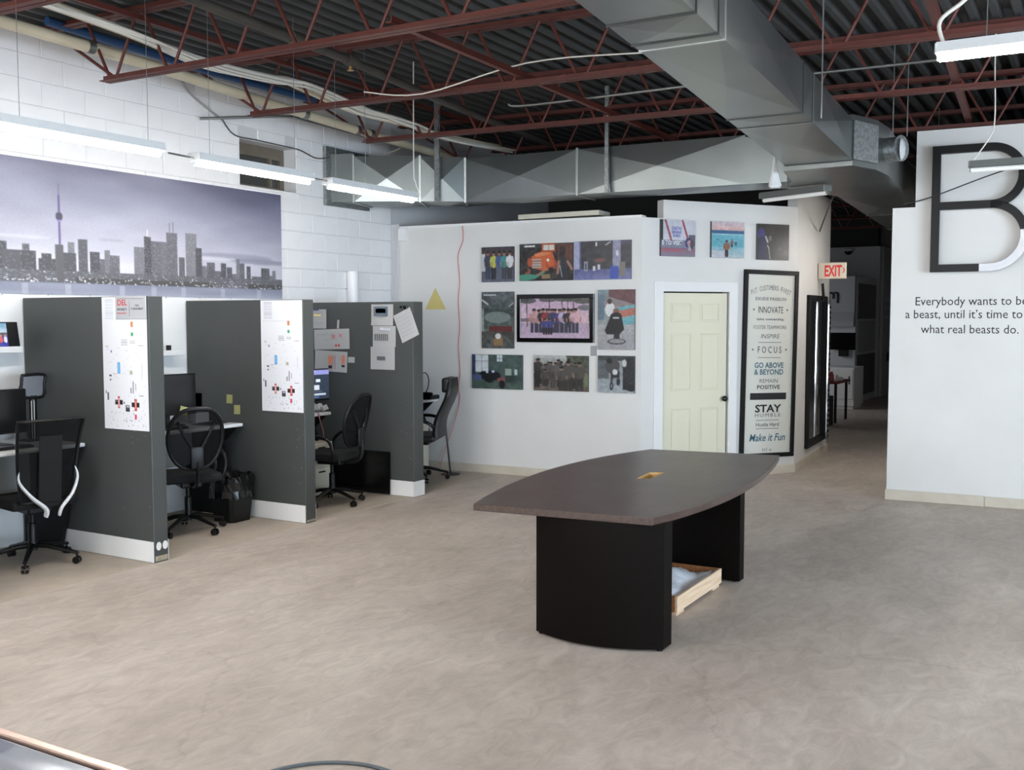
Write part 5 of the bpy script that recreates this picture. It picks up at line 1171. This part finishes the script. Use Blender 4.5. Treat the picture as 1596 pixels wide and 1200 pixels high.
pedestal('cream filing pedestal under the papered desk', 8.02, 7.10, .38, .42, .56); pedestal('cream filing pedestal behind the high-back chair', 9.93, 7.25, .40, .44, .58)
b = bm_(); box(b, 0, .78, 0, .44, .0, .012); tag(obj('black_board', b, BLACKG, M=frame((8.489, 7.16, .012), (0, -1)) @ Matrix.Rotation(R(-1), 4, 'X')), 'glossy black board leaning on the foot of the far partition', 'board')
t = thing('chrome_stand', 'thin chrome pole on a round foot behind the high-back chair', 'stand', (9.98, 6.62, .004))
b = bm_(); lathe(b, [(.11, 0), (.11, .008), (.02, .02)], 18); obj('foot', b, BLACK, t, True); b = bm_(); tube(b, [(0, 0, .015), (-.08, .02, .62)], .012, 8); obj('pole', b, CHROME, t, True)
run('floor_cable', [(5.4, 7.2, .012), (6.0, 7.1, .012), (6.4, 7.3, .012), (6.8, 7.35, .012)], .006, BLACKM, 'black cable lying under the desk behind the oval chair', 'cable', 6)
run('headphone_cord', [(7.98, 6.895, .872), (8.0, 6.885, .78), (8.04, 6.89, .70), (8.06, 6.89, .58)], .006, mat('pink_cord', C(196, 130, 128), .6), 'pinkish cord hanging off the front of the papered desk', 'cord', 6)
# ================================================================== CONFERENCE TABLE AND THE REST
def wood(name, c1, c2, rough, spec=None):
    m = bpy.data.materials.new(name); m.use_nodes = True; nt = m.node_tree; p = nt.nodes['Principled BSDF']
    tc = nt.nodes.new('ShaderNodeTexCoord'); mp = nt.nodes.new('ShaderNodeMapping'); mp.inputs['Scale'].default_value = (1.2, 16, 16)
    n = nt.nodes.new('ShaderNodeTexNoise'); n.inputs['Scale'].default_value = 3; n.inputs['Detail'].default_value = 6
    r = nt.nodes.new('ShaderNodeValToRGB'); r.color_ramp.elements[0].position = .35; r.color_ramp.elements[1].position = .68; r.color_ramp.elements[0].color = c1; r.color_ramp.elements[1].color = c2
    nt.links.new(tc.outputs['Object'], mp.inputs['Vector']); nt.links.new(mp.outputs['Vector'], n.inputs['Vector']); nt.links.new(n.outputs['Fac'], r.inputs['Fac']); nt.links.new(r.outputs['Color'], p.inputs['Base Color'])
    p.inputs['Roughness'].default_value = rough
    if spec is not None: p.inputs['Specular IOR Level'].default_value = spec
    # worn, dusty sheen
    n2 = nt.nodes.new('ShaderNodeTexNoise'); n2.inputs['Scale'].default_value = 2.2; n2.inputs['Detail'].default_value = 5
    mr = nt.nodes.new('ShaderNodeMapRange'); mr.inputs['To Min'].default_value = rough-.03; mr.inputs['To Max'].default_value = rough+.05
    nt.links.new(tc.outputs['Object'], n2.inputs['Vector']); nt.links.new(n2.outputs['Fac'], mr.inputs['Value']); nt.links.new(mr.outputs['Result'], p.inputs['Roughness'])
    return m
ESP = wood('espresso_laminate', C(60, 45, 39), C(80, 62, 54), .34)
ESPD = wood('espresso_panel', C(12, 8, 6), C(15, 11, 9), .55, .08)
RAW = wood('raw_board', C(206, 172, 112), C(186, 148, 90), .6)
PALE = wood('pale_pine', C(226, 200, 172), C(206, 174, 140), .6)
ZT = .755
t = thing('conference_table', 'long boat-shaped dark wood conference table in the middle of the floor', 'table', (6.5, 2.7, 0))
def arc(p0, pm, p1, n):
    out = []
    for k in range(n+1):
        s = k/n; a = (1-s)*(1-2*s); m_ = 4*s*(1-s); c = s*(2*s-1)
        out.append((p0[0]*a+pm[0]*m_+p1[0]*c, p0[1]*a+pm[1]*m_+p1[1]*c))
    return out
k = (CAM_H-ZT)/(CAM_H-.74)
def S(x, y): return (x*k, y*k)
left = arc(S(5.088, 3.216), S(6.62, 3.475), S(7.955, 3.27), 24); right = arc(S(8.105, 2.235), S(6.45, 2.012), S(5.198, 2.125), 24)
outer = left+right
hx = [S(6.437, 2.756), S(6.753, 2.788), S(6.808, 2.693), S(6.487, 2.668)]
b = bm_()
def topface(z, flip):
    vo = [b.verts.new((x-6.5, y-2.7, z)) for x, y in outer]; vh = [b.verts.new((x-6.5, y-2.7, z)) for x, y in hx]
    es = [b.edges.new((vo[i], vo[(i+1) % len(vo)])) for i in range(len(vo))]+[b.edges.new((vh[i], vh[(i+1) % 4])) for i in range(4)]
    bmesh.ops.triangle_fill(b, use_beauty=True, edges=es)
    return vo, vh
vo1, vh1 = topface(ZT, 0); vo0, vh0 = topface(ZT-.04, 1)
for A, B in ((vo0, vo1), (vh0, vh1)):
    n = len(A)
    for i in range(n): b.faces.new((A[i], A[(i+1) % n], B[(i+1) % n], B[i]))
top = obj('tabletop', b, ESP, t)
bv = top.modifiers.new('edge', 'BEVEL'); bv.width = .003; bv.segments = 2; bv.limit_method = 'ANGLE'; bv.angle_limit = R(50)
# raw board lining of the cable hole
b = bm_(); hp = [Vector((x-6.5, y-2.7, 0)) for x, y in hx]; c = sum(hp, Vector())/4
for i in range(4):
    p, q = hp[i], hp[(i+1) % 4]; pi, qi = p+(c-p)*.04, q+(c-q)*.04
    vs = [b.verts.new((v.x, v.y, z)) for z in (ZT-.06, ZT-.001) for v in (p, q, qi, pi)]
    for f in ((0, 1, 2, 3), (7, 6, 5, 4), (0, 4, 5, 1), (1, 5, 6, 2), (2, 6, 7, 3), (3, 7, 4, 0)): b.faces.new([vs[j] for j in f])
obj('cable_hole_lining', b, RAW, top)
def bowed(p0, pm, p1, th, name):
    """upright panel whose outer face is bowed"""
    out = arc(p0, pm, p1, 28); n = Vector((p1[1]-p0[1], -(p1[0]-p0[0]))).normalized()
    inn = [(p0[0]-6.5+0, 0)]
    pts = [(x-6.5, y-2.7) for x, y in out]; back = [(pts[-1][0]+th, pts[-1][1]), (pts[0][0]+th, pts[0][1])]
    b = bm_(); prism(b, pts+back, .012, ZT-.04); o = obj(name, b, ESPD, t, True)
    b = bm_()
    for (x, y) in (pts[1], pts[-2]): tube(b, [(x+.03, y, 0), (x+.03, y, .014)], .018, 10)
    obj('glide', b, BLACKM, o)
    return o
bowed((5.17, 2.835), (5.085, 2.44), (5.215, 2.062), .12, 'leg_panel')
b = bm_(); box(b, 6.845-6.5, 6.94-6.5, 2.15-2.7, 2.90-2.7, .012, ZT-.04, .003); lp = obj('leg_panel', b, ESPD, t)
b = bm_(); tube(b, [(.39, -.5, 0), (.39, -.5, .014)], .018, 10); tube(b, [(.39, .15, 0), (.39, .15, .014)], .018, 10); obj('glide', b, BLACKM, lp)
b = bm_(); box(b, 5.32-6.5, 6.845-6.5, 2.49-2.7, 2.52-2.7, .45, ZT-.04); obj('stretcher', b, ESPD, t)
b = bm_(); box(b, -.0125, .0125, -.001, .001, -.095, 0, M=T(5.31-6.5, 2.165-2.7, ZT-.045) @ Matrix.Rotation(R(-60), 4, 'Z') @ Matrix.Rotation(R(-18), 4, 'Y')); obj('green_tag', b, mat('green_tag', C(128, 156, 44), .5), t)
# shallow crate with plastic wrapped glass under the table
t = thing('shallow_crate', 'shallow pale wooden crate on the floor under the table', 'crate', (6.3, 2.55, 0))
X0, X1, Y0, Y1 = 5.887-6.3, 6.722-6.3, 2.238-2.55, 2.86-2.55
b = bm_(); box(b, X0, X1, Y0, Y0+.018, .022, .122, .002); obj('side_board', b, PALE, t); b = bm_(); box(b, X0, X1, Y1-.018, Y1, .022, .122, .002); obj('side_board', b, PALE, t)
BR = wood('brown_board', C(150, 98, 52), C(126, 78, 40), .6)
b = bm_(); box(b, X0, X0+.018, Y0+.018, Y1-.018, .022, .122, .002); obj('end_board', b, BR, t); b = bm_(); box(b, X1-.018, X1, Y0+.018, Y1-.018, .022, .122, .002); obj('end_board', b, BR, t)
b = bm_(); box(b, X0+.018, X1-.018, Y0+.018, Y1-.018, .022, .034); obj('bottom_board', b, PALE, t)
for x in (X0+.01, X1-.15):
    b = bm_(); box(b, x, x+.13, Y0+.01, Y1-.01, 0, .022); obj('skid', b, PALE, t)
b = bm_(); N = 26; rgw = random.Random(4)
def wz(i, j):
    u, v = i/N, j/N
    e = .012*math.sin(u*9+v*4)+.012*math.sin(v*13-u*5)+rgw.uniform(-.006, .006)
    h = .098+.085*max(0, math.sin(PI*min(1, u*1.1)))*max(0, v)**.7
    return h+e
g = [[b.verts.new((X0+.025+(X1-X0-.05)*i/N, Y0+.022+(Y1-Y0-.044)*j/N, wz(i, j))) for i in range(N+1)] for j in range(N+1)]
for j in range(N):
    for i in range(N): b.faces.new((g[j][i], g[j][i+1], g[j+1][i+1], g[j+1][i]))
WR = mat('bubble_wrap', C(238, 240, 246), .22, bump=(90, .35))
tag(obj('plastic_wrap', b, WR, None, True, M=T(6.3, 2.55, 0)), 'crumpled clear plastic wrap filling the crate', 'wrap')
# glossy topped case at the bottom left corner, dark ring on the floor
t = thing('display_case', 'plastic-wrapped glossy case top at the bottom left corner', 'display case', (1.05, 2.0, 0))
b = bm_(); box(b, -.75, .55, -1.0, 1.35, .05, .735, .01); obj('case_body', b, mat('dark_case', C(46, 44, 46), .5), t)
b = bm_(); box(b, .532, .558, -1.005, 1.355, .735, .764, .003); box(b, -.755, .532, 1.33, 1.355, .735, .764, .003); obj('copper_edge', b, mat('rose_metal', C(206, 176, 160), .3, .8), t)
b = bm_(); N = 24; g = [[b.verts.new((-.75+1.275*i/N, -1.0+2.345*j/N, .756+(.007*math.sin(i*1.3+j*.7)+random.uniform(-.006, .006))*(1 if 0 < i < N-1 and 0 < j < N else 0))) for i in range(N+1)] for j in range(N+1)]
for j in range(N):
    for i in range(N): b.faces.new((g[j][i], g[j][i+1], g[j+1][i+1], g[j+1][i]))
obj('glossy_top', b, mat('plastic_wrapped_glass', C(128, 132, 140), .12, .7, coat=.5), t, True)
b = bm_()
P = [(3.205-.38*math.cos(YAW)+.38*math.cos(a), 2.712-.38*math.sin(YAW)+.38*math.sin(a), .006) for a in [2*PI*k/48 for k in range(48)]]
tube(b, P, .011, 8, True, flat=.5); tag(obj('floor_ring', b, mat('slate_ring', C(92, 98, 104), .5), None, True), 'thin dark ring lying on the concrete at the bottom edge', 'ring')
# ------------------------------------------------------------------ far kitchen seen down the corridor
t = thing('tall_cabinet', 'tall grey cabinet with glass side and curved hood in the far kitchen', 'cabinet', (23.5, 5.2, 0))
GREYC = mat('grey_cabinet', C(150, 151, 154), .45); PALEC = mat('pale_cabinet_frame', C(196, 197, 200), .45)
b = bm_(); box(b, -1.15, 1.0, -.60, .9, 0, 2.69); obj('carcass', b, PALEC, t)
b = bm_(); box(b, -.95, .85, -.63, -.60, .15, 1.03); obj('lower_door', b, mat('dark_door', C(62, 60, 60), .4), t); b = bm_(); box(b, -.95, .85, -.62, -.60, 1.08, 1.75); obj('middle_panel', b, GREYC, t)
b = bm_(); box(b, -.95, .85, -.63, -.60, 1.8, 2.55); obj('glass_door', b, mat('dark_glass', C(40, 30, 30), .15), t)
b = bm_(); prism(b, [(-1.15, 2.69), (-1.15, 1.64), (-1.36, 1.64), (-1.36, 1.75), (-1.30, 1.95), (-1.28, 2.2), (-1.28, 2.69)], -.6, 1.2, M=Matrix(((1, 0, 0, 0), (0, 0, 1, 0), (0, 1, 0, 0), (0, 0, 0, 1)))); hood = obj('hood', b, GREYC, t)
b = bm_()
for k, (y, h) in enumerate(((-.02, .16), (-.13, .10), (-.22, .19))):
    yy = y; tube(b, smooth_path([(-1.30, yy+.04, 2.35), (-1.30, yy-.03, 2.32), (-1.30, yy-.03, 2.32-h)], 4), .02, 6)
obj('dark_mark', b, INK, hood)
b = bm_(); box(b, -1.32, -1.285, .0, .6, 1.95, 2.15); obj('dark_print', b, mat('dim_print', C(70, 70, 72), .5), hood)
t = thing('wall_screen', 'black wall screen on a bracket below the grey hood', 'screen', (22.2, 4.83, 1.15))
b = bm_(); box(b, -.02, .02, -.27, .30, 0, .36, .006); obj('screen', b, BLACKG, t); b = bm_(); box(b, .02, .15, -.1, .08, -.14, .1); obj('bracket', b, BLACKM, t)
t = thing('white_base_cabinet', 'low white cabinet behind the red-topped table', 'cabinet', (21.5, 5.1, 0))
b = bm_(); box(b, -.45, .45, -.76, 1.2, .06, .83, .004); obj('body', b, WHITELAM, t)
for y0, y1 in ((-.74, -.12), (-.1, .52), (.54, 1.18)):
    b = bm_(); box(b, -.465, -.45, y0, y1, .2, .80, .003); d = obj('door', b, WHITELAM, t); b = bm_(); box(b, -.475, -.465, y0+.06, y0+.08, .5, .66); obj('handle', b, BLACK, d)
b = bm_(); box(b, -.42, .42, -.74, 1.18, 0, .06); obj('plinth', b, TRIMW, t)
t = thing('red_table', 'small table with a dark red top and thin black legs in the far kitchen', 'table', (18.6, 4.55, 0))
b = bm_(); box(b, -.5, .5, -.55, .6, .68, .72, .006); obj('tabletop', b, mat('dark_red_top', C(112, 34, 36), .35), t)
for x, y in ((-.43, -.5), (.4, -.5), (-.43, .55), (.4, .55)):
    b = bm_(); box(b, x-.02, x+.02, y-.02, y+.02, 0, .68); obj('leg', b, BLACK, t)
for k, (x, y, h, r, c, nm) in enumerate(((18.4, 4.18, .16, .045, (170, 60, 64), 'red'), (18.2, 4.30, .12, .05, (205, 200, 196), 'white'), (18.55, 4.12, .10, .04, (214, 206, 204), 'cream'), (18.3, 4.45, .15, .04, (150, 70, 60), 'brown'), (18.7, 4.1, .06, .06, (226, 220, 220), 'pale'))):
    b = bm_(); lathe(b, [(r, 0), (r*1.05, h*.6), (r*.6, h*.85), (r*.6, h)], 12); tag(obj('kitchen_jar', b, mat('jar_'+nm, C(*c), .4), None, True, M=T(x, y, .72)), '%s jar on the red-topped table' % nm, 'jar', 'jars on the red-topped table')
b = bm_(); box(b, 17.55, 17.9, 4.02, 4.4, 0, .5, .01); tag(obj('dark_bin', b, BLACKM), 'dark box bin on the floor beside the red-topped table', 'bin')
t = thing('security_camera', 'small dark dome camera on the far kitchen wall', 'camera', (24.58, 5.25, 3.36))
b = bm_(); lathe(b, [(.01, -.09), (.06, -.075), (.09, -.03), (.09, 0)], 14); obj('dome', b, BLACKG, t, True); b = bm_(); box(b, -.1, .02, -.1, .1, 0, .04, .01); obj('mount', b, PALEC, t)
b = bm_(); box(b, 25.4, 25.7, 4.42, 4.5, .8, 1.0, .01); tag(obj('wall_device', b, BLACKM), 'black device on the far corridor wall', 'device')
t = thing('wall_notes', 'rows of faint grey lettering on the far corridor wall', 'lettering', M=frame((25.2, 4.5, 1.5), (1, 0)))
for k in range(3):
    b = bm_(); box(b, -.25, .35, .3+.2*k, .37+.2*k, .001, .004); obj('text_line', b, LG, t)
# cream sheet lying on top of the photograph wall, white panel behind
b = bm_(); box(b, 1.75, 2.75, 2.947, 3.0, -.35, -.02, M=None); tag(obj('ceiling_panel', b, mat('ivory_panel', C(206, 200, 184), .5), M=FP @ Matrix.Rotation(R(.5), 4, 'Z')), 'long ivory panel lying on top of the photograph wall', 'panel')
b = bm_(); box(b, 2.7, 3.2, 2.93, 3.1, -1.2, -.9); b.free()
# fill fixture added to brighten the corridor, out of sight behind the white wall
strip_light('added fill strip light in the corridor hidden behind the white wall', (12.7, 1.74, 2.72), 0)
rod('light_wire', (12.7, 1.74, 2.77), (12.7, 1.74, 4.21), .003, 'wire holding the added corridor fill lamp', cat='wire')
